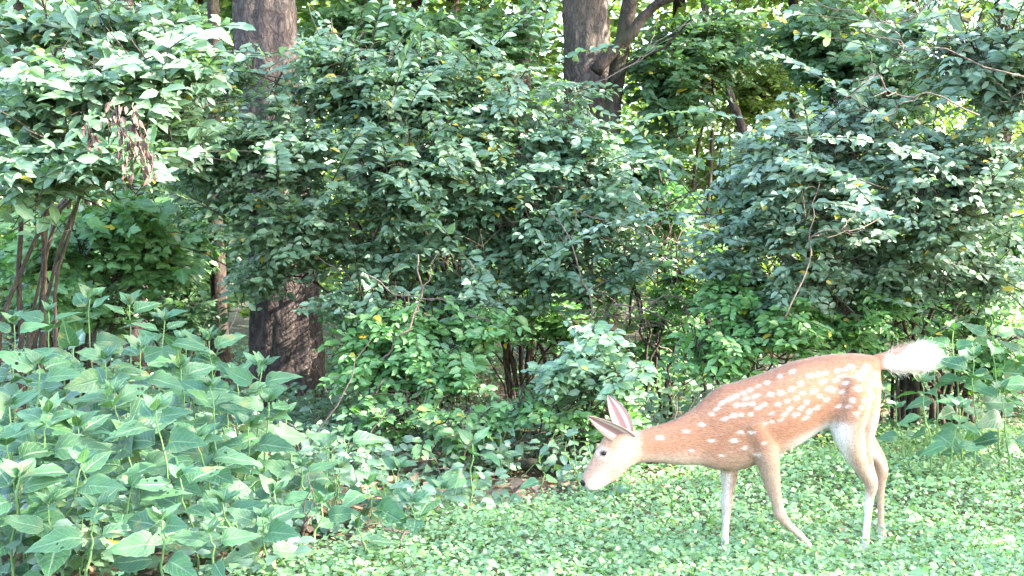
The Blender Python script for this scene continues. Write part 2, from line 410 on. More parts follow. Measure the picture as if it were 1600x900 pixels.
def make_shrub(name, label, category, base, lobes, seed, leaf='teal', tmpl=OVATE, tkey='ov', llen=0.075, wl=0.56, sprays=420, slen=(0.22, 0.5),
               stems=6, stem_r=0.016, parts=300, face=(0, -0.68, 0.74), droop=0.22, shoots=0, group=None, gap=None, stem_mat='stem', twig_mat='stem', shell=2.0, bare=0):
    rng = np.random.default_rng(seed)
    bx, by = base; b0 = np.array([bx, by, float(gz(bx, by))])
    root = thing(name, label, category, b0, group)
    C = [P(px, py, Y) for px, py, Y, *_ in lobes]
    R = [np.array([rx * Y / F_PX, rd, ry * Y / F_PX]) for px, py, Y, rx, ry, rd in lobes]
    wts = np.array([r[0] * r[2] + 0.3 * r[1] * r[2] for r in R]); wts /= wts.sum()
    # main stems
    sp = []
    for k in range(max(stems, len(lobes))):
        j = k % len(lobes)
        st = b0 + np.array([rng.normal(0, .10), rng.normal(0, .10), -0.03])
        tgt = C[j] + R[j] * rng.uniform(-.5, .5, 3) + np.array([0, 0, R[j][2] * .3])
        h = max(0.15, tgt[2] - st[2])
        pts = bez(st, st + np.array([0, 0, h * .6]) + rng.normal(0, .08, 3), tgt + np.array([0, 0, h * .12]) - (tgt - st) * [.35, .35, .1], tgt, 18)
        pts = wobble(pts, 0.04, rng)
        b = Buf(); rr = stem_r * rng.uniform(.7, 1.2)
        b.tube(pts, np.linspace(rr, rr * .28, 18), 7); b.build('stem', M[stem_mat], root)
        sp.append(pts[4:])
    SP = np.concatenate(sp)
    face = norm(np.array(face, float))
    tw = Buf(); A = [[], [], [], []]
    gap = gap or llen * 0.62
    for i in range(sprays):
        j = rng.choice(len(lobes), p=wts)
        u = rng.normal(0, 1, 3); u /= np.linalg.norm(u); u *= rng.uniform(0, 1) ** (1 / shell) * (rng.uniform(1, 1.45) if rng.random() < .3 else 1)
        tip = C[j] + R[j] * u
        if tip[2] < 0.06: tip[2] = 0.06 + rng.uniform(0, .15)
        ln = rng.uniform(*slen)
        out = tip - b0; out[2] = 0
        d = norm(norm(out) * .55 + norm(u * R[j]) * .7 + rng.normal(0, .38, 3) + np.array([0, -0.25, .18]))
        st = tip - d * ln
        q = SP[np.argmin(((SP - st) ** 2).sum(1) + 0.3 * np.clip(SP[:, 2] - st[2], 0, 9))]
        pts, ps, dd, nn, ll = spray_leaves(rng, st, d, ln, llen, gap, face, droop)
        br = bez(q, q + (st - q) * .4 + np.array([0, 0, .06]), st - d * ln * .3, st, 7)
        br = wobble(br, 0.02, rng)
        dist = np.linalg.norm(st - q)
        if dist < 1.3: tw.tube(np.concatenate([br[:-1:2], pts[::2], pts[-1:]]), np.concatenate([np.linspace(.0048, .003, 3), np.linspace(.0028, .0012, 4)]), 3, False)
        else: tw.tube(pts[::2], np.linspace(.003, .0012, 3), 3, False)
        for a, x in zip(A, (ps, dd, nn, ll)): a.append(x)
    for i in range(shoots):             # long whippy shoots that break the outline
        j = rng.choice(len(lobes), p=wts)
        u = norm(rng.normal(0, 1, 3) * [1, .45, .9] + [0, -.15, .3]); q = C[j] + R[j] * u * .8
        d = norm(u * [1, .6, .7] + rng.normal(0, .3, 3)); d[2] = abs(d[2]) * .8; d = norm(d); ln = rng.uniform(.45, .95)
        pts, ps, dd, nn, ll = spray_leaves(rng, q, d, ln, llen * 1.08, gap * 1.25, face, rng.uniform(.05, .35))
        tw.tube(pts, np.linspace(.0042, .0014, 6), 4, False)
        for a, x in zip(A, (ps, dd, nn, ll)): a.append(x)
    for i in range(bare):
        q = SP[rng.integers(len(SP))]
        d = norm(rng.normal(0, 1, 3) * [1, .6, .5]); e = q + d * rng.uniform(.3, .7)
        tw.tube(wobble(bez(q, q + d * .1, e - d * .1 + rng.normal(0, .05, 3), e, 8), .05, rng), np.linspace(.004, .0012, 8), 4, False)
    t_o = tw.build('twigs', M[twig_mat], root, kind='stuff')
    pos, dd, nn, ll = (np.concatenate(a) for a in A)
    k = keep_mask(pos, llen * .55) & (pos[:, 2] > gz(pos[:, 0], pos[:, 1]) + .015); pos, dd, nn, ll = pos[k], dd[k], nn[k], ll[k]
    # the leaves that show largest become parts of their own
    x, y, dep = proj(pos)
    view = norm(pos - np.array([0, 0, CAM_H]))
    _, _, nf = frames(dd, nn)
    score = (ll / dep) ** 2 * np.abs((nf * view).sum(1)) * np.exp(-(dep - dep.min()) * 1.2)
    score[(x < 0) | (x > 1600) | (y < 0) | (y > 900)] = 0
    order = np.argsort(-score); sel = order[:parts]; sel = sel[score[sel] > 0]
    rest = np.ones(len(pos), bool); rest[sel] = False
    var = leaf_variants((tkey, leaf, wl), tmpl, M[leaf], wl)
    for i in sel:
        place_leaf(var[rng.integers(len(var))], root, pos[i], dd[i], nn[i], ll[i])
    tint = rng.uniform(0, 1, len(pos)) * 0.985
    if rest.any():
        leaf_cloud('foliage', tmpl, pos[rest], dd[rest], nn[rest], ll[rest], ll[rest] * wl * rng.uniform(.85, 1.1, rest.sum()), tint[rest], M[leaf], root)
    return root
#@@SETTING

# ------------------------------------------------------------------ where sun reaches through the leaves
frng = np.random.default_rng(5)
for py in range(400, 572, 9): fleck(P(463 + (py - 400) * .05, py, 9.83), 0.018 if py < 470 else 0.045)
fleck(P(488, 540, 9.88), 0.03); fleck(P(455, 345, 9.83), 0.03)
fleck(P(228, 470, 10.9), 0.06); fleck(P(222, 440, 10.9), 0.05); fleck(P(356, 470, 10.4), 0.05)
fleck(P(800, 587, 7.7), 0.06); fleck(P(1097, 300, 8.2), 0.07)
for i in range(22):
    a = frng.normal(0, 1, 2)
    fleck(P(1040 + a[0] * 55, 430 + a[1] * 45, frng.uniform(8.4, 8.9)), frng.uniform(.03, .055))
for i in range(26):
    xx = frng.uniform(-2.2, 3.2); yy = frng.uniform(6.6, 10.5)
    fleck((xx, yy, float(gz(xx, yy)) + .05), frng.uniform(.02, .05))
for i in range(30):
    fleck(P(frng.uniform(1080, 1590), frng.uniform(150, 480), frng.uniform(7.0, 8.0)), frng.uniform(.012, .035))
for i in range(14):
    fleck(P(frng.uniform(10, 340), frng.uniform(40, 300), frng.uniform(6.8, 7.4)), frng.uniform(.015, .03))

# ------------------------------------------------------------------ ground
def make_ground():
    xs = np.concatenate([[-300, -120, -60, -30, -18], np.arange(-12, 12.01, .2), [18, 30, 60, 120, 300]])
    ys = np.concatenate([[-300, -100, -40, -15, -6], np.arange(-2, 26.01, .2), [32, 45, 70, 120, 300]])
    X, Y = np.meshgrid(xs, ys)
    near = np.clip(1 - (np.maximum(np.abs(X) - 12, 0) + np.maximum(Y - 26, 0)) / 30, 0, 1)
    rng = np.random.default_rng(3)
    Z = gz(X, Y) - 0.012 + rng.normal(0, .008, X.shape) * near
    v = np.stack([X, Y, Z], -1).reshape(-1, 3); w = len(xs)
    f = [(r * w + c, r * w + c + 1, (r + 1) * w + c + 1, (r + 1) * w + c) for r in range(len(ys) - 1) for c in range(w - 1)]
    b = Buf(); b.add(v, f)
    o = b.build('ground', M['soil']); set_props(o, kind='structure')
make_ground()

# ------------------------------------------------------------------ trees
def noise1(rng, k=5, f0=1.0):
    fr = f0 * np.array([1, 2.1, 3.7, 6.3, 9.1])[:k]; ph = rng.uniform(0, 6.28, k); am = 1 / np.sqrt(np.array([1, 2.1, 3.7, 6.3, 9.1])[:k])
    return lambda x: sum(a * np.sin(f * x + p) for a, f, p in zip(am, fr, ph))

def trunk_mesh(name, parent, pts, rad, mat, seed, sides=44, ridge=0.05, lobes=0.0, flare=0.35):
    """a ridged trunk along a path"""
    rng = np.random.default_rng(seed)
    pts = np.asarray(pts, float)
    # resample
    seg = np.concatenate([[0], np.cumsum(np.linalg.norm(np.diff(pts, axis=0), axis=1))])
    n = max(12, int(seg[-1] / 0.055)); s = np.linspace(0, seg[-1], n)
    C = np.stack([np.interp(s, seg, pts[:, k]) for k in range(3)], 1)
    C = wobble(C, 0.03, rng, 1.3)
    R = np.interp(s, seg, rad)
    R = R * (1 + flare * np.exp(-s / 0.22))
    th = np.linspace(0, 2 * math.pi, sides, endpoint=False)
    T, S = np.meshgrid(th, s)
    w1, w2, w3 = noise1(rng, 3, 1.2), noise1(rng, 4, 3.0), noise1(rng, 5, 2.2)
    tw = T + 0.10 * w1(S) + 0.05 * w2(S * 1.7 + np.cos(T) * 2)
    ang = np.cos(tw * 9 + 0.6 * w3(S * 1.3)) * 0.6 + np.cos(tw * 15 + 1.1 * w2(S * 0.9)) * 0.5
    rid = np.abs(ang) ** 0.7 * np.sign(ang)
    r = R[:, None] * (1 + ridge * rid + ridge * 0.5 * rng.normal(0, .6, T.shape) + lobes * np.cos(2 * T) + 0.04 * np.cos(3 * T + w1(S)))
    V = C[:, None] + np.stack([r * np.cos(T), r * np.sin(T), np.zeros_like(r)], -1)
    f = [(i * sides + k, i * sides + (k + 1) % sides, (i + 1) * sides + (k + 1) % sides, (i + 1) * sides + k) for i in range(n - 1) for k in range(sides)]
    f.append(tuple((n - 1) * sides + k for k in range(sides)))
    b = Buf(); b.add(V.reshape(-1, 3), f)
    return b.build(name, mat, parent)

def crown(parent, blobs, n, size, mat, seed, name='crown', tm=SIMPLE, wl=0.6):
    """leaves spread in clumps through blobs (centre, radii)"""
    rng = np.random.default_rng(seed)
    C = np.array([c for c, r in blobs], float); R = np.array([r for c, r in blobs], float)
    vol = R.prod(1) ** (2 / 3); pr = vol / vol.sum()
    nc = max(6, n // 28); j = rng.choice(len(C), nc, p=pr)
    u = rng.normal(0, 1, (nc, 3)); u /= np.linalg.norm(u, axis=1, keepdims=True); u *= rng.uniform(0, 1, (nc, 1)) ** (1 / 2.2)
    cc = C[j] + R[j] * u
    k = rng.integers(0, nc, n)
    pos = cc[k] + rng.normal(0, 1, (n, 3)) * np.array([.30, .30, .14]) * (size / .12)
    ok = keep_mask(pos, .2) & (pos[:, 2] > .3); pos = pos[ok]; n = len(pos)
    d = norm(rng.normal(0, 1, (n, 3)) * [1, 1, .45] + [0, 0, -.25]); nn = norm(rng.normal(0, .45, (n, 3)) + [0, -.1, 1])
    ll = size * rng.uniform(.7, 1.3, n)
    return leaf_cloud(name, tm, pos, d, nn, ll, ll * wl, rng.uniform(0, .97, n), mat, parent)

def tree(label, base, pts, rad, mat, seed, blobs, n, size=.13, leafmat='crown', limbs=(), ridge=.05, lobes=0, name='tree', sides=44, group=None):
    b0 = np.array([base[0], base[1], float(gz(*base))])
    root = thing(name, label, 'tree', b0, group)
    pts = [np.array([b0[0], b0[1], b0[2] - .05])] + [np.asarray(p, float) for p in pts]
    trunk_mesh('trunk', root, pts, rad, M[mat], seed, sides, ridge, lobes)
    rng = np.random.default_rng(seed)
    for lp, r0, r1 in limbs:
        lp = np.asarray(lp, float)
        q = bez(lp[0], lp[0] + (lp[-1] - lp[0]) * .3 + [0, 0, .1], lp[-1] - (lp[-1] - lp[0]) * .3, lp[-1], 14) if len(lp) == 2 else np.stack([np.interp(np.linspace(0, 1, 16), np.linspace(0, 1, len(lp)), lp[:, k]) for k in range(3)], 1)
        b = Buf(); b.tube(wobble(q, .04, rng), np.linspace(r0, r1, len(q)), 10); b.build('branch', M[mat], root)
    if n: crown(root, blobs, n, size, M[leafmat], seed + 1)
    return root

# the big twin-stemmed trunk
Yt = 10.0
b = P(452, 640, Yt)
tree('thick grey-brown forked-looking tree trunk with a sunlit streak near its foot', (b[0], b[1]),
     [P(452, 600, Yt), P(447, 480, Yt), P(432, 300, Yt), P(412, 120, Yt), P(405, -40, Yt), P(400, -500, Yt), P(380, -1400, Yt + .3)],
     [.24, .23, .225, .215, .205, .2, .19, .12], 'bark', 21,
     [((-1.6, 12.4, 5.8), (2.8, 2.0, 1.5)), ((-3.8, 12.0, 5.2), (2.0, 1.8, 1.2))], 3000, .22, limbs=[((P(400, -500, Yt), (-3.6, 11.2, 5.2)), .09, .03), ((P(395, -800, Yt), (-.6, 12, 6.4)), .09, .03)],
     ridge=.07, lobes=.06)
# trunk behind the arching bush
Yc = 13.0
b = P(912, 600, Yc)
tree('broad furrowed trunk rising behind the top of the central bush', (b[0], b[1]),
     [P(912, 400, Yc), P(912, 150, Yc), P(910, 0, Yc), P(905, -300, Yc), P(905, -900, Yc)], [.24, .22, .205, .2, .19, .12], 'bark3', 31,
     [((.8, 14.4, 6.0), (3.0, 2.4, 1.4)), ((3.2, 13.6, 5.6), (2.4, 2.2, 1.2))], 3600, .22, limbs=[((P(905, -500, Yc), (2.4, 13, 6.6)), .08, .03)], ridge=.08)
b = P(822, 600, 13.6)
tree('slim pinkish-brown trunk just left of the furrowed trunk', (b[0], b[1]), [P(822, 300, 13.6), P(818, 100, 13.6), P(824, -60, 13.6), P(826, -500, 13.6)],
     [.085, .08, .075, .07, .04], 'bark3', 33, [((.1, 14, 5.4), (1, 1, .8))], 500, sides=20)
b = P(945, 640, 12.2)
tree('slender dark trunk crossed by a leaning limb near the top edge', (b[0], b[1]), [P(950, 400, 12.2), P(962, 160, 12.2), P(973, 70, 12.2), P(982, -10, 12.2), P(990, -500, 12.2)],
     [.10, .09, .075, .07, .065, .04], 'bark2', 35, [((1.3, 12.2, 5.0), (1.2, 1, .9))], 700, sides=24,
     limbs=[((P(930, 112, 12.05), P(958, 82, 12.05), P(985, 48, 12.05), P(1012, 22, 12.05), P(1050, -8, 12.0), P(1130, -80, 11.8)), .06, .03),
            ((P(955, 130, 12.1), P(1010, 85, 11.9), P(1060, 60, 11.7), P(1078, 20, 11.6)), .014, .006)])
b = P(216, 640, 11)
tree('short brown weathered trunk standing beyond the broad-leaved weeds', (b[0], b[1]), [P(216, 520, 11), P(214, 430, 11), P(205, 300, 11), P(203, 100, 11), P(203, -300, 11)],
     [.085, .08, .07, .065, .05, .03], 'bark', 37, [((-3, 11, 4.6), (1, .9, .8))], 600, sides=20)
b = P(348, 640, 10.6)
tree('thin dark trunk lit along its right edge beside the thick trunk', (b[0], b[1]), [P(350, 560, 10.6), P(345, 460, 10.6), P(335, 300, 10.6), P(330, 100, 10.6), P(328, -300, 10.6)],
     [.075, .065, .06, .055, .05, .03], 'bark2', 39, [((-2.3, 10.8, 4.8), (1, .9, .8))], 600, sides=20)
b = P(1120, 640, 14)
tree('grey leaning sapling trunk in the gap above the deer', (b[0], b[1]), [P(1200, 300, 14), P(1160, 200, 14), P(1130, 110, 14), P(1110, 60, 14), P(1080, -200, 14)],
     [.05, .05, .045, .04, .04, .03], 'bark', 41, [((1.6, 14, 4.6), (1.1, 1, .8))], 500, sides=16)

# trees that stand off to the side and shade the clearing
off = [((10.4, 3.4), 8.6, 3.0), ((10.4, 6.2), 8.8, 3.2), ((9.4, 10.4), 8.4, 2.8), ((9.8, 0.0), 8.2, 3.0), ((10.2, 14.0), 8.4, 2.8)]
for i, ((x, y), h, r) in enumerate(off):
    tree('leafy tree beyond the right edge, ' + ('level with the deer', 'level with the right bush', 'behind the right bush', 'nearest the camera', 'farthest back of its row')[i] + ', shading the clearing', (x, y), [(x, y, h * .4), (x + .2, y, h * .7), (x + .1, y + .1, h)], [.2, .17, .13, .05], 'bark', 60 + i,
         [((x - .2, y, h * .85), (r, r, r * .6)), ((x - .6, y - .2, h * .55), (r * .9, r * .95, r * .55)), ((x + .3, y, h * 1.1), (r * .8, r * .8, r * .5))], (5200, 6400, 6400, 4200, 5600)[i], size=.2, group='trees beyond the right edge', sides=20,
         limbs=[(((x, y, h * .5), (x - r * .7, y, h * .7)), .06, .02), (((x, y, h * .6), (x + r * .6, y + .5, h * .8)), .06, .02)])

# ------------------------------------------------------------------ woods far behind (one mass)
def far_woods():
    rng = np.random.default_rng(77)
    n = 50000; nc = 1300
    cy = 15.5 + 24 * rng.uniform(0, 1, nc) ** 1.2; cx = rng.uniform(-.52, .52, nc) * cy; cz = rng.uniform(0, 1, nc) * (1.1 + .24 * cy)
    k = rng.integers(0, nc, n)
    pos = np.stack([cx[k], cy[k], cz[k]], 1) + rng.normal(0, 1, (n, 3)) * [.5, .5, .3]
    pos[:, 2] = np.abs(pos[:, 2]) + gz(pos[:, 0], pos[:, 1]) + .05
    d = norm(rng.normal(0, 1, (n, 3)) * [1, 1, .4] + [0, 0, -.3]); nn = norm(rng.normal(0, .45, (n, 3)) + [.15, -.55, 1])
    ll = rng.uniform(.11, .19, n) * (1 + (pos[:, 1] - 15) * .02)
    # the last rows stand shoulder to shoulder and close the view
    w = 16000; wy = rng.uniform(36, 41, w); wx = rng.uniform(-.55, .55, w) * wy; wz = rng.uniform(0, 13, w)
    pos = np.concatenate([pos, np.stack([wx, wy, wz], 1)]); d = np.concatenate([d, norm(rng.normal(0, 1, (w, 3)) * [1, .5, .8] + [0, 0, -.3])])
    nn = np.concatenate([nn, norm(rng.normal(0, .45, (w, 3)) + [.1, -.8, .6])]); ll = np.concatenate([ll, rng.uniform(.3, .5, w)]); n += w
    o = leaf_cloud('far_woods', SIMPLE, pos, d, nn, ll, ll * .7, rng.uniform(0, .97, n), M['sunny'])
    set_props(o, 'mass of sunlit yellow-green leaves glimpsed deep between the shrubs', 'woods', kind='stuff')
far_woods()
for i, (px, Y, w) in enumerate([(640, 18, .09), (700, 21, .12), (1050, 19, .1), (1230, 17, .07), (130, 17, .1), (300, 20, .12), (1420, 19, .12), (20, 15, .07), (1560, 16, .1), (560, 24, .13), (1150, 23, .12)]):
    c = P(px, 500, Y); names = ['left of the central bush', 'above the central bush', 'in the gap over the deer', 'in the gap by the right bush', 'behind the left bush', 'left of the thick trunk', 'above the right bush',
                                'at the left edge', 'at the right edge', 'right of the thick trunk', 'beyond the leaning sapling']
    tree('distant slim trunk glimpsed ' + names[i], (c[0], c[1]), [P(px, 300, Y), P(px + 12, 100, Y), P(px + 5, -100, Y), P(px, -400, Y)], [w, w * .95, w * .9, w * .8, w * .5], 'bark2', 200 + i, [((c[0], c[1], 6.6 + (i % 3) * .8), (2.9, 2.7, 1.3)), ((c[0] + 1.2 * (-1) ** i, c[1] - 1, 5.6), (2.0, 2.0, .9))], 1900, size=.3, sides=14, group='distant trunks')

# ------------------------------------------------------------------ shrubs
B = lambda px, Y: (P(px, 500, Y)[0], Y)
make_shrub('arching_shrub', 'large arching bush with dull blue-green leaves in front of the thick trunk', 'bush', B(690, 9.3),
           [(400, 220, 8.5, 140, 80, .32), (540, 130, 8.8, 150, 75, .32), (680, 110, 8.9, 150, 70, .32), (800, 160, 8.7, 140, 80, .32), (910, 235, 8.5, 110, 75, .32), (950, 310, 8.3, 90, 65, .32), (640, 260, 8.4, 200, 95, .32), (430, 340, 8.4, 120, 70, .32), (820, 340, 8.5, 150, 70, .32),
            (310, 250, 8.6, 80, 80, .3), (600, 390, 8.6, 160, 50, .32), (880, 420, 8.5, 110, 45, .32), (400, 420, 8.6, 70, 35, .3), (330, 110, 8.7, 45, 40, .3), (490, 70, 8.9, 50, 40, .3), (1000, 395, 8.4, 55, 45, .3), (560, 455, 8.3, 90, 30, .25), (760, 445, 8.3, 100, 30, .25)],
           1, 'bright', sprays=1400, stems=16, shell=2.6, shoots=60, llen=.068, slen=(.25, .55))
make_shrub('arching_shrub', 'wide spreading bush with pale leaves over the deer on the right', 'bush', B(1400, 8.6),
           [(1240, 240, 7.7, 120, 80, .4), (1340, 180, 7.8, 110, 70, .4), (1450, 270, 7.6, 150, 90, .5), (1300, 330, 7.6, 160, 60, .4), (1545, 250, 7.6, 90, 90, .4), (1180, 330, 7.8, 90, 60, .3), (1490, 350, 7.7, 120, 50, .4), (1390, 410, 7.9, 110, 50, .3), (1260, 420, 7.8, 90, 40, .3), (1150, 290, 7.9, 60, 35, .25), (1130, 390, 7.9, 60, 40, .25), (1210, 440, 7.8, 60, 35, .25), (1560, 420, 7.9, 60, 50, .25)],
           2, 'silver', sprays=1000, stems=14, shell=2.6, shoots=50, llen=.060, slen=(.22, .5), bare=22)
make_shrub('young_tree', 'leafy blue-green branches hanging in from the top right corner', 'tree', (3.75, 7.9),
           [(1500, 70, 7.6, 110, 70, .4), (1570, 120, 7.5, 60, 100, .4), (1600, 30, 7.4, 80, 60, .4), (1420, 40, 8.0, 70, 50, .3)],
           3, 'silver', shoots=20, sprays=360, stems=5, stem_r=.03, llen=.085, wl=.6)
make_shrub('broadleaf_shrub', 'bright bush with large drooping leaves filling the upper left corner', 'bush', B(40, 8.2),
           [(70, 120, 7.3, 110, 80, .4), (220, 110, 7.3, 110, 70, .4), (60, 250, 7.2, 100, 50, .35), (170, 235, 7.1, 80, 45, .3), (300, 80, 7.4, 60, 50, .3), (60, 30, 7.6, 90, 50, .3), (280, 190, 7.5, 60, 50, .3), (220, 30, 7.7, 90, 40, .3)],
           4, 'bright', shoots=8, sprays=480, stems=8, llen=.11, wl=.5, slen=(.25, .5), gap=.075)
make_shrub('lobed_leaf_shrub', 'dark green shrub with lobed leaves under the upper left bush', 'bush', B(110, 9.6),
           [(90, 390, 9.2, 110, 70, .5), (250, 400, 9.3, 80, 60, .4), (210, 330, 9.2, 90, 50, .4), (110, 460, 9.0, 80, 30, .3)],
           5, 'fresh', LOBED, 'lob', llen=.12, wl=.95, sprays=230, slen=(.2, .45), stems=11, gap=.10, stem_mat='stem')
make_shrub('low_shrub', 'green sapling clump growing right of the thick trunk foot', 'bush', B(640, 8.5),
           [(640, 510, 8.1, 100, 45, .35), (760, 500, 8.1, 70, 35, .3), (560, 560, 8.0, 60, 50, .3), (680, 570, 7.9, 100, 40, .3)],
           6, 'fresh', sprays=330, stems=8, llen=.07, slen=(.18, .36), stem_r=.008)
make_shrub('low_shrub', 'small light green bush just above the head of the deer', 'bush', B(930, 7.6),
           [(930, 530, 7.3, 60, 35, .25), (890, 570, 7.2, 70, 35, .25), (970, 590, 7.2, 60, 30, .25)],
           7, 'bright', sprays=120, stems=6, llen=.07, slen=(.15, .3), stem_r=.007, wl=.6)
make_shrub('low_shrub', 'fresh green bush right behind the back of the deer', 'bush', B(1170, 8.2),
           [(1060, 440, 8.6, 60, 50, .3), (1150, 450, 7.9, 80, 55, .35), (1220, 510, 7.8, 100, 50, .35), (1110, 540, 7.7, 80, 50, .3), (1320, 500, 8.0, 90, 45, .3), (1390, 460, 8.0, 70, 30, .3)],
           8, 'fresh', sprays=480, stems=9, llen=.06, slen=(.15, .35), stem_r=.009, bare=12)
make_shrub('low_shrub', 'dark low bush under the right bush near the tail of the deer', 'bush', B(1480, 8.8),
           [(1400, 540, 8.4, 90, 40, .3), (1540, 470, 8.6, 70, 40, .3), (1560, 560, 8.2, 80, 40, .3)],
           9, 'fresh', sprays=260, stems=10, llen=.065, slen=(.15, .35), stem_r=.02, bare=25)
make_shrub('low_shrub', 'straggling green seedlings between the deer head and the bottom weeds', 'bush', B(840, 7.3),
           [(820, 640, 7.3, 110, 30, .35), (700, 660, 7.2, 90, 35, .35), (960, 650, 7.4, 90, 30, .3), (600, 640, 7.6, 80, 40, .3)],
           10, 'fresh', sprays=190, stems=12, llen=.06, slen=(.1, .24), stem_r=.004, wl=.62)
make_shrub('low_shrub', 'leafy low bush filling the floor beneath the bare pale twigs', 'bush', B(1050, 9.6),
           [(1040, 500, 9.3, 80, 50, .35), (1000, 560, 9.2, 80, 40, .3), (1090, 400, 9.6, 60, 60, .3), (1060, 330, 9.8, 60, 50, .3)],
           11, 'fresh', sprays=230, stems=8, llen=.062, slen=(.15, .35), stem_r=.009)
make_shrub('low_shrub', 'shaded low bush in the hollow under the central bush', 'bush', B(800, 9.2),
           [(840, 490, 9.0, 90, 45, .35), (720, 450, 9.1, 80, 35, .3), (900, 500, 9.0, 60, 40, .3), (540, 480, 9.3, 50, 50, .3)],
           12, 'fresh', sprays=230, stems=8, llen=.062, slen=(.15, .35), stem_r=.009)
make_shrub('low_shrub', 'straggly low bush at the foot of the dark stems on the right', 'bush', B(1500, 9.4),
           [(1470, 500, 9.2, 80, 50, .35), (1560, 440, 9.3, 60, 50, .3), (1370, 520, 9.1, 70, 35, .3)],
           13, 'fresh', sprays=180, stems=8, llen=.062, slen=(.15, .35), stem_r=.009)
make_shrub('low_shrub', 'leafy low bush between the short brown trunk and the thick trunk', 'bush', B(300, 9.9),
           [(290, 490, 9.8, 70, 45, .35), (160, 480, 9.8, 70, 40, .3), (60, 450, 9.6, 60, 45, .3)],
           14, 'deep', sprays=200, stems=8, llen=.07, slen=(.15, .35), stem_r=.009)
# background shrubs
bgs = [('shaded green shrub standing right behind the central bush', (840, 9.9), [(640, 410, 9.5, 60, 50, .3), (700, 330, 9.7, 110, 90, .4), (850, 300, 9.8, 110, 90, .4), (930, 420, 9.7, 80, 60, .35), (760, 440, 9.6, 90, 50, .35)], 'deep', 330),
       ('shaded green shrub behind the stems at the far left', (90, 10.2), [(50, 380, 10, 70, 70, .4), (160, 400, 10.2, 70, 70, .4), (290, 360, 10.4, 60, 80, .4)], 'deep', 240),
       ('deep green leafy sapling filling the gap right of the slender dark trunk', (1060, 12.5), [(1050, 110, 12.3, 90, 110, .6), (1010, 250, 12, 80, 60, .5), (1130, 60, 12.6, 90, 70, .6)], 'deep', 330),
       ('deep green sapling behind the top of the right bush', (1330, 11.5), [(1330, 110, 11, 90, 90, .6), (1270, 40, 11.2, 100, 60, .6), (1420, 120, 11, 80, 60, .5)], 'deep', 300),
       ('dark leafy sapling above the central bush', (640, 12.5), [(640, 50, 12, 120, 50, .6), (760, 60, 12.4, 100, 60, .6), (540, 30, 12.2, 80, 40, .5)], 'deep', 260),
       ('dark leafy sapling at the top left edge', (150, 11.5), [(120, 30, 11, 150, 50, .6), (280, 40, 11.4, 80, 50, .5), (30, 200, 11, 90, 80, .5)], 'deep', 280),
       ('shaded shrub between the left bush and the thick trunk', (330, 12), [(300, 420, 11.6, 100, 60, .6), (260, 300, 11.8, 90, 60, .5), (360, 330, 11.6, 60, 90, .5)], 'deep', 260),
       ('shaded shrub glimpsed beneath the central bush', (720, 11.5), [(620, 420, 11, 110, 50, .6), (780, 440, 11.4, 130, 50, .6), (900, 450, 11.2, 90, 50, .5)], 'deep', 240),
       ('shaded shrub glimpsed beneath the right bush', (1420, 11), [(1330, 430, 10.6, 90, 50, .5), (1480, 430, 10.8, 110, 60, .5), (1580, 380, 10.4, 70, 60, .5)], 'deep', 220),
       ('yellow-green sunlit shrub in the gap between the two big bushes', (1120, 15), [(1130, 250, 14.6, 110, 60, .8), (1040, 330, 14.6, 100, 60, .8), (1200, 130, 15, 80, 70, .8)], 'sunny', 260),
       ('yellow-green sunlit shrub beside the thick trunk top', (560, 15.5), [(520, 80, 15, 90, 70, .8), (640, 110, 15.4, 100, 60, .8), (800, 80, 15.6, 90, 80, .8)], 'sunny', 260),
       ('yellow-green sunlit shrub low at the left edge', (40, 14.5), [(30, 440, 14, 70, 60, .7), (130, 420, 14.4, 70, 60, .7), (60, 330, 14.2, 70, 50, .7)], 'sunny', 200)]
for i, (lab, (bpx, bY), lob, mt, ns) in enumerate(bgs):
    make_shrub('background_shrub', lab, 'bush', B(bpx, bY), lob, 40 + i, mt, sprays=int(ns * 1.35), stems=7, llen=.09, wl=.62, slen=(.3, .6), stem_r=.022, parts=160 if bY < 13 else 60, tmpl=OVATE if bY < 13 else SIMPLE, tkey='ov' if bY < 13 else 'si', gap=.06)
#@@PLANTS

# ------------------------------------------------------------------ dead wood
def dead_shrub():
    rng = np.random.default_rng(91)
    b0 = np.array([*B(1040, 8.9), 0]); b0[2] = float(gz(b0[0], b0[1]))
    r = thing('bare_shrub', 'tangle of bare pale twigs in the gap between the two big bushes', 'bush', b0)
    for i in range(20):
        a, c = rng.uniform(940, 1120), rng.uniform(330, 520)
        ang = rng.normal(0, .6) + (math.pi if rng.random() < .5 else 0)
        L_ = rng.uniform(60, 130); Y = rng.uniform(8.1, 8.9)
        e = P(a + math.cos(ang) * L_, c - math.sin(ang) * L_ * .8, Y + rng.normal(0, .2)); s = P(a - math.cos(ang) * L_, c + math.sin(ang) * L_ * .8, Y)
        q = wobble(bez(s, s + (e - s) * .3 + rng.normal(0, .05, 3), e - (e - s) * .3 + rng.normal(0, .05, 3), e, 14), .05, rng, 1.5)
        b = Buf(); b.tube(q, np.linspace(rng.uniform(.004, .008), .0015, 14), 6)
        for k in range(3):
            j = rng.integers(3, 12); d = norm(q[j + 1] - q[j]) * .5 + norm(rng.normal(0, 1, 3)) * .7
            b.tube(bez(q[j], q[j] + d * .06, q[j] + d * .14, q[j] + d * .22 + [0, 0, -.02], 6), np.linspace(.003, .0012, 6), 4)
        b.build('branch', M['twig'], r)
    for i in range(7):
        st = b0 + rng.normal(0, .12, 3) * [1, 1, 0]
        e = P(rng.uniform(960, 1110), rng.uniform(340, 430), 8.6)
        b = Buf(); b.tube(wobble(bez(st, st + [0, 0, .5], e - [0, 0, .3], e, 16), .06, rng), np.linspace(.012, .004, 16), 7); b.build('stem', M['stem'], r)
dead_shrub()

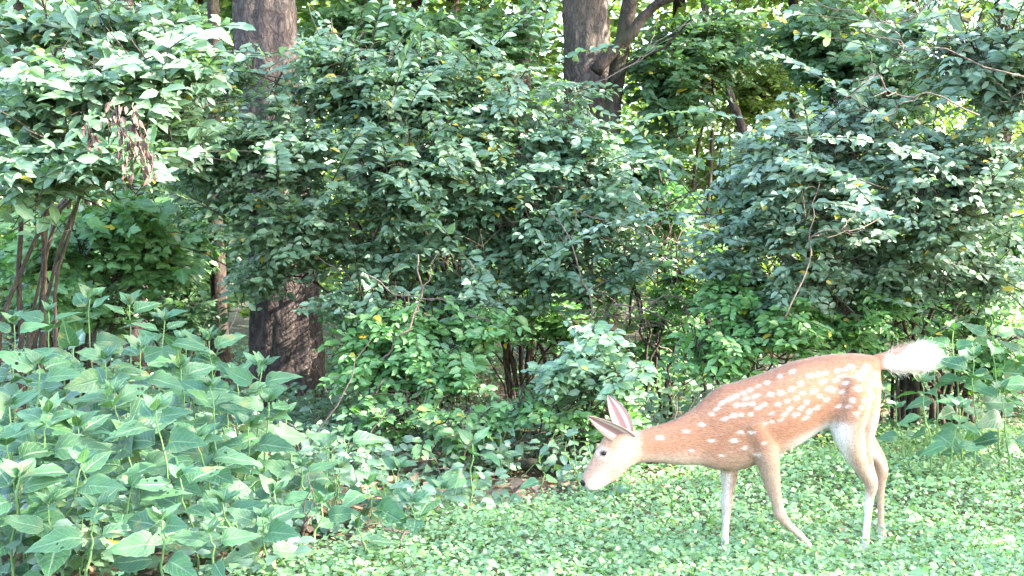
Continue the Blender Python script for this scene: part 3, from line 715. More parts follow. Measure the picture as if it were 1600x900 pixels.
def stick(name, label, pts, r0, r1, mat='twig', forks=0, seed=1):
    rng = np.random.default_rng(seed)
    pts = np.asarray(pts, float)
    q = np.stack([np.interp(np.linspace(0, 1, 18), np.linspace(0, 1, len(pts)), pts[:, k]) for k in range(3)], 1)
    q = wobble(q, .03, rng, 1.6)
    o = thing(name, label, 'stick', q[0])
    b = Buf(); b.tube(q, np.linspace(r0, r1, 18) * (.75 if name == 'bare_branch' else 1), 8); b.build('stem', M[mat], o)
    for k in range(forks):
        j = rng.integers(4, 15); d = norm(q[j + 1] - q[j]) * .6 + norm(rng.normal(0, 1, 3)) * .6
        b = Buf(); b.tube(wobble(bez(q[j], q[j] + d * .06, q[j] + d * .16, q[j] + d * .26, 8), .02, rng), np.linspace(r1 * 1.2, r1 * .4, 8), 5); b.build('twig', M[mat], o)
    return o
stick('dead_stick', 'pale curved dead stick leaning under the upper left bush', [P(62, 436, 8.4), P(80, 370, 8.4), P(98, 315, 8.3), P(110, 270, 8.3), P(112, 215, 8.3)], .014, .010, forks=2, seed=2)
stick('bare_branch', 'long bare twig arching across the top of the right bush', [P(1600, -40, 7.2), P(1460, 0, 7.2), P(1430, 22, 7.15), P(1395, 36, 7.15), P(1350, 33, 7.15), P(1310, 18, 7.2), P(1280, -6, 7.2)], .007, .004, forks=3, seed=3)
stick('bare_branch', 'zigzag bare twig below the arching twig near the top right', [P(1600, 120, 7.1), P(1465, 75, 7.1), P(1425, 85, 7.1), P(1405, 60, 7.1), P(1335, 52, 7.1)], .006, .003, forks=2, seed=4)
stick('bare_branch', 'forked bare twig reaching left over the pale right bush', [P(1530, 180, 7.0), P(1440, 148, 7.0), P(1400, 142, 7.0), P(1370, 124, 7.0), P(1325, 120, 7.0)], .006, .003, forks=4, seed=5)
stick('bare_branch', 'thin straight twig slanting over the fork of the dark slender trunk', [P(880, 170, 8.6), P(935, 130, 8.6), P(990, 92, 8.6), P(1040, 65, 8.6), P(1075, 35, 8.6)], .006, .003, forks=2, seed=6)
stick('bare_branch', 'long bare twig sagging below the central bush', [P(575, 430, 8.0), P(620, 455, 8.0), P(660, 468, 8.0), P(720, 480, 8.0), P(760, 500, 8.0)], .006, .003, forks=4, seed=7)
stick('dead_stick', 'hanging dead stem under the middle of the central bush', [P(598, 560, 7.9), P(640, 520, 7.9), P(655, 440, 7.9), P(658, 400, 7.9)], .007, .004, forks=2, seed=8)
stick('dead_stick', 'straight dead stem standing under the right part of the central bush', [P(925, 545, 8.1), P(916, 460, 8.1), P(905, 400, 8.1), P(853, 330, 8.2)], .008, .003, forks=3, seed=9)
stick('bare_branch', 'bare twig crossing the middle of the right bush', [P(1225, 500, 7.1), P(1262, 400, 7.1), P(1275, 370, 7.1), P(1340, 350, 7.1), P(1400, 330, 7.2)], .006, .003, forks=4, seed=10)
stick('dead_stick', 'short dead stalk standing in the bottom middle groundcover', [P(628, 880, 5.0), P(630, 845, 5.0), P(622, 815, 5.0)], .004, .003, forks=1, seed=12)
stick('dead_stick', 'short dead stalk standing beside the lower left weeds', [P(484, 885, 4.95), P(483, 840, 4.95), P(478, 800, 4.95)], .004, .003, forks=2, seed=13)
stick('fallen_branch', 'dark fallen branch lying among the seedlings near the deer muzzle', [P(700, 700, 7.7), P(800, 690, 7.6), P(880, 672, 7.6), P(925, 640, 7.6)], .014, .008, 'stem', 3, 14)
stick('fallen_branch', 'dark fallen log on the leaf litter below the small light bush', [P(760, 735, 7.2), P(830, 728, 7.1), P(890, 722, 7.1)], .028, .02, 'stem', 1, 15)

def withered():
    rng = np.random.default_rng(101)
    top = P(200, 165, 6.9)
    r = thing('withered_branch', 'hanging cluster of brown withered leaves in the upper left bush', 'branch', top)
    var = leaf_variants(('wi', 'withered', .5), OVATE, M['withered'], .5)
    for k, (x0, y0, x1, y1) in enumerate([(178, 160, 185, 205), (186, 165, 197, 270), (208, 160, 212, 210), (212, 205, 235, 280), (200, 200, 205, 250), (225, 200, 238, 270), (136, 190, 145, 225)]):
        q = wobble(np.linspace(P(x0, y0, 6.9), P(x1, y1, 6.9 + rng.normal(0, .05)), 8), .02, rng)
        b = Buf(); b.tube(q, np.linspace(.004, .002, 8), 5); b.build('twig', M['twig'], r)
        for i in range(20):
            p = q[rng.integers(1, 8)] + rng.normal(0, .012, 3)
            place_leaf(var[rng.integers(6)], r, p, rng.normal(0, .3, 3) + [0, 0, -1], rng.normal(0, 1, 3), rng.uniform(.03, .06))
withered()

# ------------------------------------------------------------------ ground plants
def clearing(x, y):
    """1 inside the open clearing, 0 in the wood"""
    edge = np.interp(x, [-1.5, -.95, -.78, -.5, 0, .64, 1.65, 2.44, 3.6, 6], [3.6, 4.4, 4.95, 5.5, 6.0, 6.6, 7.8, 8.7, 9.6, 10])
    return np.clip((edge + .15 * np.sin(3 * x) - y) / .5 + .5, 0, 1)

def ground_leaves():
    rng = np.random.default_rng(8)
    n = 140000
    y = 3.6 + (rng.uniform(0, 1, n) ** 1.35) * 6.4; x = rng.uniform(-.36, .40, n) * y
    c = clearing(x, y); k = rng.uniform(0, 1, n) < c * .95 + .02; x, y = x[k], y[k]; n = len(x)
    hh = .035 + .035 * (np.sin(2.3 * x + 1.1 * y) * np.sin(1.9 * y - .7 * x) + 1) + rng.exponential(.012, n)
    z = gz(x, y) + rng.uniform(.25, 1.0, n) * hh
    pos = np.stack([x, y, z], 1)
    d = norm(rng.normal(0, 1, (n, 3)) * [1, 1, .25] + [0, -.35, -.15]); nn = norm(rng.normal(0, .36, (n, 3)) + [0, -.35, 1])
    ll = rng.uniform(.013, .028, n) * np.where(rng.random(n) < .07, 1.9, 1)
    o = leaf_cloud('ground_cover', SIMPLE, pos, d, nn, ll, ll * rng.uniform(.6, 1.0, n), rng.uniform(0, 1, n), M['clover'])
    set_props(o, 'dense carpet of small bright green leaves covering the clearing', 'ground cover', kind='stuff')
    # blades of grass
    n = 5000; y = rng.uniform(3.6, 9.5, n); x = rng.uniform(-.4, .42, n) * y
    k = rng.uniform(0, 1, n) < clearing(x, y); x, y = x[k], y[k]; n = len(x)
    pos = np.stack([x, y, gz(x, y)], 1)
    d = norm(rng.normal(0, .5, (n, 3)) * [1, 1, 0] + [0, 0, 1]); nn = norm(rng.normal(0, 1, (n, 3)) + [0, -.6, 0.2])
    ll = rng.uniform(.04, .10, n)
    o = leaf_cloud('grass', OVATE, pos, d, nn, ll, np.full(n, .0035), rng.uniform(0, .97, n), M['fresh'])
    set_props(o, 'thin grass blades scattered through the bright groundcover', 'grass', kind='stuff')

def undergrowth():
    rng = np.random.default_rng(9)
    nc = 3600
    y = rng.uniform(4.6, 15, nc); x = rng.uniform(-.42, .42, nc) * y
    k = (rng.uniform(0, 1, nc) > clearing(x, y)) & (np.sin(1.7 * x + 2.2 * y) * np.sin(2.3 * y - 1.1 * x + 2) > -.55); x, y = x[k], y[k]
    P_, D_, N_, L_ = [], [], [], []
    st = Buf()
    for i in range(len(x)):
        h = rng.uniform(.06, .30); b = np.array([x[i], y[i], float(gz(x[i], y[i]))])
        top = b + [rng.normal(0, .07), rng.normal(0, .07) - .03, h]
        if i % 2 == 0: st.tube(np.array([b, (b + top) / 2 + rng.normal(0, .01, 3), top]), [.003, .0025, .0015], 4, False)
        m = rng.integers(7, 16); t = rng.uniform(.3, 1, m)[:, None]
        d = norm(rng.normal(0, 1, (m, 3)) * [1, 1, .3] + [0, -.25, -.1])
        P_.append(b + (top - b) * t + d * rng.uniform(.01, .07, (m, 1))); D_.append(d); N_.append(norm(rng.normal(0, .33, (m, 3)) + [0, -.55, .9])); L_.append(rng.uniform(.035, .075, m))
    pos, d, nn, ll = map(np.concatenate, (P_, D_, N_, L_))
    k = keep_mask(pos, .055); pos, d, nn, ll = pos[k], d[k], nn[k], ll[k]
    o = leaf_cloud('undergrowth', OVATE, pos, d, nn, ll, ll * .66, rng.uniform(0, .98, len(ll)), M['teal'])
    set_props(o, 'low dark green undergrowth covering the shaded woodland floor', 'undergrowth', kind='stuff')
    s = st.build('undergrowth_stems', M['green_stem'], o, kind='stuff')

def litter():
    rng = np.random.default_rng(10)
    n = 9000; y = rng.uniform(4.3, 16, n); x = rng.uniform(-.42, .42, n) * y
    k = rng.uniform(0, 1, n) > clearing(x, y) * .97; x, y = x[k], y[k]; n = len(x)
    pos = np.stack([x, y, gz(x, y) + rng.uniform(.004, .03, n)], 1)
    d = norm(rng.normal(0, 1, (n, 3)) * [1, 1, .2]); nn = norm(rng.normal(0, .35, (n, 3)) + [0, 0, 1]); ll = rng.uniform(.04, .10, n)
    o = leaf_cloud('leaf_litter', OVATE, pos, d, nn, ll, ll * .6, rng.uniform(0, 1, n), M['litter'])
    set_props(o, 'dry brown fallen leaves on the shaded woodland floor', 'leaf litter', kind='stuff')
    tw = Buf()
    for i in range(420):
        yy = rng.uniform(6.8, 13); xx = rng.uniform(-.4, .4) * yy
        if rng.random() < clearing(xx, yy): continue
        a = rng.uniform(0, 6.28); L_ = rng.uniform(.15, .7); lean = abs(rng.normal(0, .35))
        s = np.array([xx, yy, float(gz(xx, yy)) + .015]); e = s + np.array([math.cos(a) * L_, math.sin(a) * L_ * .6, lean * L_ * 1.6])
        tw.tube(wobble(bez(s, s + (e - s) * .3 + rng.normal(0, .03, 3), s + (e - s) * .7 + rng.normal(0, .03, 3), e, 8), .04, rng), np.linspace(rng.uniform(.003, .008), .0015, 8), 5, False)
    o = tw.build('brushwood', M['twig']); set_props(o, 'thin dead twigs strewn over the shaded woodland floor', 'brushwood', kind='stuff')
ground_leaves(); undergrowth(); litter()

# ------------------------------------------------------------------ broad-leaved weeds
def broad_template(seed, wl=.62):
    rng = np.random.default_rng(seed)
    n = 12; u = np.linspace(0, 1, n)
    prof = np.sin(np.pi * u ** .62) ** .85 * (1 - .25 * u); prof /= prof.max()
    saw = np.where(np.arange(n) % 2 == 1, 1.04, .93); saw[0] = saw[-1] = 1
    w = prof * saw * wl / 2
    bend = rng.uniform(.05, .5); fold = rng.uniform(.06, .2); tw = rng.normal(0, .12); sw = rng.normal(0, .06)
    V, A = [(-.22, 0, .02), (-.22, .014, .02)], [(0, 0, .3), (0, 0, .3)]
    for i in range(n):
        z = -bend * u[i] ** 2 + .02 * math.sin(u[i] * 9)
        yy = sw * u[i] ** 2
        V += [(u[i], yy + w[i] + (.007 if i == 0 else 0), z + fold * w[i] * 2 * (1 - u[i] * .5) + tw * w[i] + .012 * rng.normal()), (u[i], yy, z), (u[i], yy - w[i] - (.007 if i == 0 else 0), z + fold * w[i] * 2 * (1 - u[i] * .5) - tw * w[i] + .012 * rng.normal())]
        t = .15 + .7 * (seed % 7) / 7
        A += [(u[i], 1, t), (u[i], 0, t), (u[i], -1, t)]
    f = [(0, 3, 1)]
    for i in range(n - 1):
        a = 2 + 3 * i
        f += [(a, a + 1, a + 4, a + 3), (a + 1, a + 2, a + 5, a + 4)]
    b = Buf(); b.add(V, f, A)
    return b.mesh('leaf', M['broad'])
BROAD = [broad_template(i, .46 + .024 * ((i * 7) % 10)) for i in range(10)]

def weed(label, top, base_y, seed, pairs=7, size=.13, group=None, tip=True, name='broadleaf_weed', spread=1.0):
    rng = np.random.default_rng(seed); size *= 1.25
    bx = top[0] + rng.normal(0, .05); by = base_y + rng.normal(0, .03)
    b0 = np.array([bx, by, float(gz(bx, by))])
    r = thing(name, label, 'plant', b0, group)
    q = bez(b0 - [0, 0, .02], b0 + [0, 0, (top[2] - b0[2]) * .4], top - np.array([(top[0] - bx) * .2, 0, (top[2] - b0[2]) * .3]), top, 16)
    q = wobble(q, .01, rng)
    b = Buf(); b.tube(q, np.linspace(.0055, .0022, 16), 7); b.build('stem', M['green_stem'], r)
    a0 = rng.uniform(0, 3.14)
    t0 = .18
    for k in range(pairs):
        t = t0 + (1 - t0) * (1 - (1 - k / (pairs - 1)) ** 1.55)
        p = q[min(15, int(t * 15))]
        rel = k / (pairs - 1)
        s = size * (1.0 if rel < .7 else 1.0 - (rel - .7) / .3 * .5) * (.8 + .2 * min(1, rel * 4))
        for sg in (0, 1):
            if rng.random() < .06: continue
            ang = a0 + k * 1.57 + sg * math.pi + rng.normal(0, .22)
            lift = .15 + .75 * rel ** 3 + rng.normal(0, .14) - .35 * (1 - rel)
            d = np.array([math.cos(ang), math.sin(ang), lift]); d = norm(d)
            nn = np.array([0, -.85, .9]) + rng.normal(0, .22, 3) + .15 * d * [1, 1, 0]
            s2 = s * rng.uniform(.82, 1.18)
            place_leaf(BROAD[rng.integers(10)], r, p + d * s2 * .22 * spread, d, nn, s2)
    for k in range(4 if tip else 0):       # young leaves at the tip
        ang = a0 + k * 1.57 + .8
        d = norm([math.cos(ang) * .6, math.sin(ang) * .6, 1.0])
        place_leaf(BROAD[rng.integers(10)], r, q[-1] + d * .008, d, np.array([0, -.6, .5]) - d * [.8, .8, 0], size * rng.uniform(.32, .48))
    return r

left = [(22, 520, 6.3, 6, .12, 'at the far left edge'), (75, 500, 6.5, 7, .12, 'tall, behind the left edge clump'), (140, 478, 6.6, 7, .12, 'tallest at the back of the left clump'), (205, 490, 6.6, 7, .13, 'back of the left clump beside the tallest'),
        (255, 515, 6.1, 7, .14, 'with a pointed leaf raised at its top'), (325, 545, 6.2, 7, .13, 'at the back, left of the thick trunk'), (408, 585, 5.7, 8, .12, 'with a tufted tip just before the thick trunk'), (165, 575, 5.6, 8, .14, 'with a long bare upright stem in the left clump'),
        (245, 655, 5.0, 7, .145, 'in front with a bright young tip'), (75, 660, 4.9, 7, .145, 'in front near the left edge'), (15, 650, 5.1, 7, .14, 'front, cut by the left edge'), (100, 590, 5.8, 8, .13, 'middle of the left clump near the edge'),
        (330, 620, 5.5, 7, .14, 'middle of the clump with dark broad leaves'), (285, 590, 5.8, 7, .14, 'middle of the clump behind the bright tip'), (390, 680, 5.5, 6, .13, 'right end of the left clump, shaded'), (445, 660, 5.9, 6, .12, 'right end of the clump below the thick trunk'),
        (130, 740, 4.7, 5, .14, 'low in front with a hanging leaf'), (30, 760, 4.6, 5, .14, 'lowest in the left corner'), (350, 800, 4.7, 3, .11, 'small, at the bottom with three light leaves'), (280, 760, 4.75, 4, .12, 'low, below the bright tip'),
        (195, 690, 5.2, 6, .14, 'between the two front weeds'), (60, 580, 5.4, 7, .14, 'left side of the clump, mid height'), (470, 745, 5.5, 4, .12, 'short, at the right foot of the left clump'),
        (115, 545, 6.0, 8, .135, 'below the tallest weed'), (45, 600, 5.6, 8, .14, 'at mid height by the left edge'), (220, 560, 5.7, 8, .14, 'just behind the bare upright stem'), (290, 545, 6.3, 7, .13, 'at the back between pointed and trunk-side weeds'),
        (370, 600, 6.0, 7, .13, 'right half, shaded by its neighbours'), (180, 630, 5.3, 8, .14, 'in the heart of the left clump'), (120, 680, 5.0, 7, .14, 'front row beside the left-edge weed'), (310, 700, 5.1, 6, .14, 'front row right of the bright tip'),
        (10, 700, 4.8, 6, .14, 'front row touching the left border'), (200, 780, 4.7, 4, .13, 'low front row under the bright tip'), (420, 640, 5.6, 6, .12, 'right end under the tufted tip'), (75, 800, 4.55, 4, .13, 'low front row in the left corner'),
        (150, 810, 4.45, 4, .12, 'at the bottom border below the left clump'), (255, 825, 4.45, 4, .11, 'at the bottom border under the bright tip'), (330, 845, 4.45, 3, .10, 'at the bottom border beside the light-leaved small weed'), (410, 820, 4.6, 4, .11, 'at the bottom border near the dead stalk')]
for i, (px, py, Y, pr, s, lab) in enumerate(left):
    weed('broad-leaved green weed ' + lab, P(px, py - 12, Y), Y + .05, 300 + i, pr + 1, s, 'broad-leaved weeds in the lower left')
mid = [(738, 695, 5.8, 4, .15, 'with bright leaves on top, alone in the bottom middle'), (622, 735, 5.8, 3, .12, 'with one upright leaf, left of the bright-topped seedling'), (540, 680, 6.6, 4, .12, 'with a round dark leaf beside the left clump'),
       (575, 760, 5.5, 4, .13, 'low and dark in the bottom middle'), (690, 765, 5.6, 3, .12, 'low under the bright-topped seedling'), (505, 790, 5.0, 4, .10, 'small and pale at the bottom edge'), (850, 735, 6.2, 3, .07, 'tiny, between the bright-topped seedling and the deer muzzle'),
       (530, 735, 5.7, 4, .12, 'dark, at the foot of the left clump'), (640, 790, 5.3, 3, .10, 'small, beside the dead stalk'), (430, 770, 5.1, 4, .12, 'low, right below the left clump'), (560, 825, 4.9, 3, .09, 'tiny and pale at the bottom border')]
for i, (px, py, Y, pr, s, lab) in enumerate(mid):
    weed('broad-leaved seedling ' + lab, P(px, py, Y), Y, 350 + i, pr, s, 'seedlings in the bottom middle', name='seedling', tip=i != 0)
right = [(1488, 520, 6.9, 6, .12, 'rising just behind the white tail'), (1440, 600, 6.5, 5, .11, 'below the white tail'), (1520, 560, 6.7, 6, .13, 'right of the white tail with wide leaves'), (1565, 610, 6.6, 5, .12, 'low near the right edge'),
         (1600, 530, 6.9, 6, .12, 'cut by the right edge'), (1500, 640, 6.3, 4, .11, 'low below the tail at the clearing edge'), (1400, 640, 6.9, 4, .09, 'small, behind the rump of the deer'), (1550, 500, 7.2, 6, .12, 'tall, at the back near the right edge'), (1460, 560, 7.0, 6, .12, 'half hidden by the white tail')]
for i, (px, py, Y, pr, s, lab) in enumerate(right):
    weed('broad-leaved weed ' + lab, P(px, py, Y), Y, 370 + i, pr, s, 'broad-leaved weeds behind the tail')

# ------------------------------------------------------------------ the fawn
def fawn():
    Y0 = lambda px: 5.16 + (px - 1100) * .0004
    def Fp(px, py, dy=0.0):
        p = P(px, py, Y0(px)); return p + np.array([0, dy, 0])
    mm = 5.2 / F_PX
    body = Buf()
    def loft(secs, sides=24):
        """rings between a top and a bottom point with a half width"""
        n0 = len(secs); t0 = np.arange(n0); t = np.linspace(0, n0 - 1, (n0 - 1) * 4 + 1)
        A = np.array([[*s[0], *s[1], s[2], (s[3] if len(s) > 3 else 0.0)] for s in secs], float)
        def cr(k):   # catmull-rom through the sections
            y = A[:, k]; i = np.clip(t.astype(int), 0, n0 - 2); f = t - i
            p0, p1, p2, p3 = y[np.clip(i - 1, 0, n0 - 1)], y[i], y[i + 1], y[np.clip(i + 2, 0, n0 - 1)]
            return .5 * (2 * p1 + (p2 - p0) * f + (2 * p0 - 5 * p1 + 4 * p2 - p3) * f ** 2 + (3 * p1 - p0 - 3 * p2 + p3) * f ** 3)
        S = np.stack([cr(k) for k in range(6)], 1)
        V = []
        for a in S:
            tp, bt = Fp(a[0], a[1], a[5]), Fp(a[2], a[3], a[5]); c = (tp + bt) / 2; h = (tp - bt) / 2
            for k in range(sides):
                th = 2 * math.pi * k / sides; cs, sn = math.cos(th), math.sin(th)
                V.append(c + h * cs + np.array([0, 1, 0]) * a[4] * sn * (1 - .10 * cs))
        n = len(S)
        f = [(i * sides + k, i * sides + (k + 1) % sides, (i + 1) * sides + (k + 1) % sides, (i + 1) * sides + k) for i in range(n - 1) for k in range(sides)]
        f.append(tuple(range(sides))[::-1]); f.append(tuple((n - 1) * sides + k for k in range(sides)))
        body.add(V, f)
    def limb(nodes, dy):
        """tapering leg through (px, py, radius, dy extra); py None = that height above ground in the fourth"""
        A = []
        for px, py, r, e in nodes:
            p = Fp(px, py, dy + e); A.append([*p, r])
        A = np.array(A); n0 = len(A); t = np.linspace(0, n0 - 1, (n0 - 1) * 5 + 1)
        S = []
        i = np.clip(t.astype(int), 0, n0 - 2); f = (t - i)[:, None]
        p0, p1, p2, p3 = A[np.clip(i - 1, 0, n0 - 1)], A[i], A[i + 1], A[np.clip(i + 2, 0, n0 - 1)]
        S = .5 * (2 * p1 + (p2 - p0) * f + (2 * p0 - 5 * p1 + 4 * p2 - p3) * f ** 2 + (3 * p1 - p0 - 3 * p2 + p3) * f ** 3)
        body.tube(S[:, :3], S[:, 3], 14)
        return A
    # trunk, neck
    loft([((1372, 566), (1371, 612), .030), ((1366, 557), (1368, 640), .062), ((1345, 553), (1350, 668), .085), ((1312, 553), (1316, 672), .096), ((1275, 557), (1284, 672), .098), ((1235, 566), (1248, 694), .104),
          ((1192, 583), (1214, 710), .103), ((1152, 596), (1180, 726), .090), ((1124, 604), (1150, 735), .076), ((1100, 622), (1118, 733), .060), ((1080, 641), (1094, 727), .050), ((1050, 657), (1060, 726), .044),
          ((1015, 668), (1022, 722), .039), ((990, 674), (996, 722), .040), ((972, 672), (990, 718), .036)])
    # head
    HD = -.01
    loft([((992, 678), (1004, 708), .026, HD), ((974, 668), (1000, 718), .042, HD), ((950, 677), (986, 727), .049, HD), ((936, 694), (974, 738), .046, HD), ((925, 713), (962, 749), .036, HD), ((915, 731), (945, 758), .029, HD), ((909, 744), (932, 765), .025, HD), ((908, 752), (921, 766), .016, HD)])
    # shoulder blade, haunch, ribs
    for sg in (-1, 1):
        for (ax, ay, bx_, by_, r0, r1, off_) in ((1128, 622, 1160, 694, .028, .044, .044), (1160, 694, 1184, 702, .044, .036, .048), (1345, 575, 1318, 650, .045, .060, .042), (1352, 600, 1350, 655, .040, .040, .045)):
            A_ = np.linspace(Fp(ax, ay, sg * off_ * .8), Fp(bx_, by_, sg * off_), 9); body.tube(A_, np.linspace(r0, r1, 9) * np.sin(np.linspace(.5, 2.64, 9)) ** .5, 14)
    # tail, raised and flared
    loft([((1360, 556), (1362, 580), .016), ((1380, 551), (1384, 577), .020), ((1402, 548), (1405, 576), .020), ((1424, 543), (1427, 575), .020), ((1440, 543), (1443, 570), .016), ((1450, 549), (1451, 562), .008)], 18)
    # legs
    def hz(px, dy):     # picture height of the ground under a hoof
        Yh = Y0(px) + dy; xh = P(px, 500, Yh)[0]
        return proj(np.array([[xh, Yh, float(gz(xh, Yh))]]))[1][0]
    hoof = []
    # near fore, swinging back
    g = hz(1284, -.05)
    limb([(1168, 655, .052, .0), (1186, 690, .052, 0), (1197, 724, .040, 0), (1204, 758, .028, 0), (1211, 786, .020, 0), (1215, 800, .0225, 0), (1228, 816, .0155, 0), (1250, 837, .0125, 0), (1270, g - 14, .0165, 0), (1280, g - 7, .014, 0)], -.052)
    hoof.append((1273, g - 14, 1290, g - .5, -.052))
    # far fore, planted
    g = hz(1134, .05)
    limb([(1150, 690, .046, 0), (1144, 722, .036, 0), (1142, 750, .030, 0), (1140, 774, .021, 0), (1139, 788, .0235, 0), (1138, 804, .0165, 0), (1136, 834, .0125, 0), (1135, g - 16, .0165, 0), (1131, g - 9, .014, 0)], .048)
    hoof.append((1133, g - 14, 1122, g - .5, .048))
    # near hind
    g = hz(1343, -.055)
    limb([(1326, 590, .075, .02), (1322, 630, .078, .01), (1318, 668, .060, 0), (1328, 702, .043, 0), (1342, 730, .027, 0), (1355, 751, .0255, 0), (1353, 772, .0175, 0), (1348, 820, .0125, 0), (1345, g - 16, .017, 0), (1341, g - 9, .0145, 0)], -.055)
    limb([(1352, 600, .050, .02), (1350, 650, .044, .01), (1346, 690, .026, 0), (1353, 722, .015, 0), (1360, 746, .013, 0)], -.055)
    hoof.append((1343, g - 14, 1333, g - .5, -.055))
    # far hind
    g = hz(1388, .06)
    limb([(1330, 600, .07, 0), (1334, 650, .062, 0), (1344, 684, .043, 0), (1362, 706, .033, 0), (1378, 724, .024, 0), (1384, 739, .0245, 0), (1382, 762, .0165, 0), (1382, 814, .0125, 0), (1385, g - 16, .017, 0), (1386, g - 9, .0145, 0)], .055)
    limb([(1352, 640, .035, 0), (1362, 680, .020, 0), (1382, 714, .014, 0), (1389, 732, .012, 0)], .055)
    hoof.append((1386, g - 14, 1381, g - .5, .055))

    x0 = Fp(1230, 700); root_loc = np.array([x0[0], x0[1], float(gz(x0[0], x0[1]))])
    root = thing('fawn', 'spotted reddish-brown fawn walking with lowered head and raised white tail', 'deer', root_loc)
    raw = link('body_raw', body.mesh('body_raw', None, True, root_loc))
    md = raw.modifiers.new('r', 'REMESH'); md.mode = 'VOXEL'; md.voxel_size = .0048
    sm = raw.modifiers.new('s', 'SMOOTH'); sm.factor = .5; sm.iterations = 7
    dg = bpy.context.evaluated_depsgraph_get()
    me = bpy.data.meshes.new_from_object(raw.evaluated_get(dg))
    me.name = 'body'
    rm = raw.data; bpy.data.objects.remove(raw); bpy.data.meshes.remove(rm)
    nv = len(me.vertices)
    co = np.empty(nv * 3, np.float32); me.vertices.foreach_get('co', co); co = co.reshape(-1, 3) + root_loc
    no = np.empty(nv * 3, np.float32); me.vertices.foreach_get('normal', no); no = no.reshape(-1, 3)
    # coat colours, laid out on the body's side view
    yb = 5.16 + ((co[:, 0] / 5.2 * F_PX + 800) - 1100) * .0004
    flat = co.copy(); flat[:, 1] = yb
    x, y, _ = proj(flat)
    dyl = co[:, 1] - yb
    rng = np.random.default_rng(4)
    red = np.array([.345, .172, .104]); dark = np.array([.22, .105, .062]); pale = np.array([.52, .41, .33]); white = np.array([.74, .71, .67]); tan = np.array([.40, .265, .185])
    col = np.tile(red, (nv, 1))
    def blend(c, w):
        nonlocal col
        w = np.clip(w, 0, 1)[:, None]; col = col * (1 - w) + c * w
    ss = lambda a, b, t: (lambda q: q * q * (3 - 2 * q))(np.clip((t - a) / (b - a), 0, 1))
    top = np.interp(x, [980, 1050, 1100, 1124, 1152, 1192, 1235, 1275, 1312, 1370], [670, 657, 622, 604, 596, 583, 566, 557, 553, 556])
    bot = np.interp(x, [980, 1022, 1060, 1094, 1118, 1150, 1180, 1214, 1248, 1284, 1316, 1370], [722, 722, 726, 731, 738, 740, 730, 710, 694, 672, 672, 650])
    rel = (y - top) / np.maximum(bot - top, 1)
    torso = ss(985, 1000, x) * ss(1390, 1376, x)
    blend(dark, torso * ss(.14, .0, rel) * .55)
    blend(pale, torso * ss(.70, .98, rel) * ss(1000, 1040, x) * .45)
    blend(pale, ss(1130, 1060, x) * ss(.55, .95, rel) * .75)                       # throat and brisket
    blend(white, ss(1205, 1245, x) * ss(1330, 1300, x) * ss(.80, .97, rel) * .9)     # belly
    # rear of the thighs, legs
    blend(tan, ss(676, 730, y) * ss(1120, 1130, x) * .85)
    blend(pale, ss(745, 850, y) * ss(1100, 1130, x) * .4)
    blend(white, ss(1306, 1293, x - (y - 672) * .50) * ss(655, 695, y) * ss(1270, 1290, x) * .8)    # white inner hair, plus overexposed front edge of thigh and shank painted in
    blend(white, (ss(664, 690, y) * ss(1290, 1300, x) * ss(.012, -.005, np.abs(dyl) - .02)) * .8)
    blend(white, ss(1120, 1126, x) * ss(1148, 1138, x) * ss(735, 745, y) * .4)
    # head
    hd = ss(1005, 985, x)
    blend(np.array([.40, .23, .145]), hd * .9)
    blend(pale, hd * ss(-4, 22, (x - 948) * .72 + (y - 700) * .69) * .85)
    axis = (x - 985) * -.69 + (y - 680) * .72
    blend(np.array([.34, .22, .16]), hd * ss(64, 84, axis) * ss(16, -6, (x - 912) * .72 + (y - 745) * .69) * .85)   # dark bridge of the muzzle
    blend(white, hd * ss(70, 84, axis) * ss(6, 20, (x - 912) * .72 + (y - 745) * .69) * .7)
    eye = np.array([941.0, 706.0])
    e2 = np.hypot((x - eye[0]) * 1.0, (y - eye[1]) * 1.3)
    blend(pale, hd * ss(17, 9, e2) * .7)
    blend(np.array([.10, .06, .05]), hd * ss(6.5, 4.0, e2) * .9)
    # tail: white with a brown upper root
    blend(white, ss(1372, 1384, x) * (y < 600))
    blend(red, ss(1372, 1376, x) * ss(1436, 1395, x) * ss(566, 553, y + (x - 1380) * .2) * .9 * (y < 600))
    # spots (positions in the enlarged side view)
    Z = [(610,318),(640,302),(665,290),(692,280),(716,268),(746,254),(782,240),(832,214),(880,197),(942,210),(975,205),(1002,200),(1050,190),(1080,185),(1105,178),(1152,192),(1166,178),
         (570,360),(587,342),(660,325),(690,322),(722,318),(742,333),(790,282),(830,275),(850,305),(887,295),(912,275),(952,268),(990,232),(1040,228),(1076,236),(1115,255),(1140,203),(1198,207),
         (620,376),(650,362),(680,360),(712,357),(790,352),(840,355),(882,357),(936,345),(966,330),(1002,298),(1026,265),(1045,326),(1082,324),(1096,300),(1165,266),(1188,237),
         (530,402),(470,430),(370,455),(766,390),(792,385),(826,376),(922,370),(1110,352),(1130,330),(1146,300),(675,427),(715,425),(565,462),(650,460),(692,487),(762,465),(742,512),(490,503),(606,520),
         (905,240),(870,262),(925,308),(975,285),(1010,258),(1060,270),(765,320),(815,318),(700,300),(735,290),(1180,290),(1165,320),(1205,240),(860,335),(905,330),(1125,215),(1065,210)]
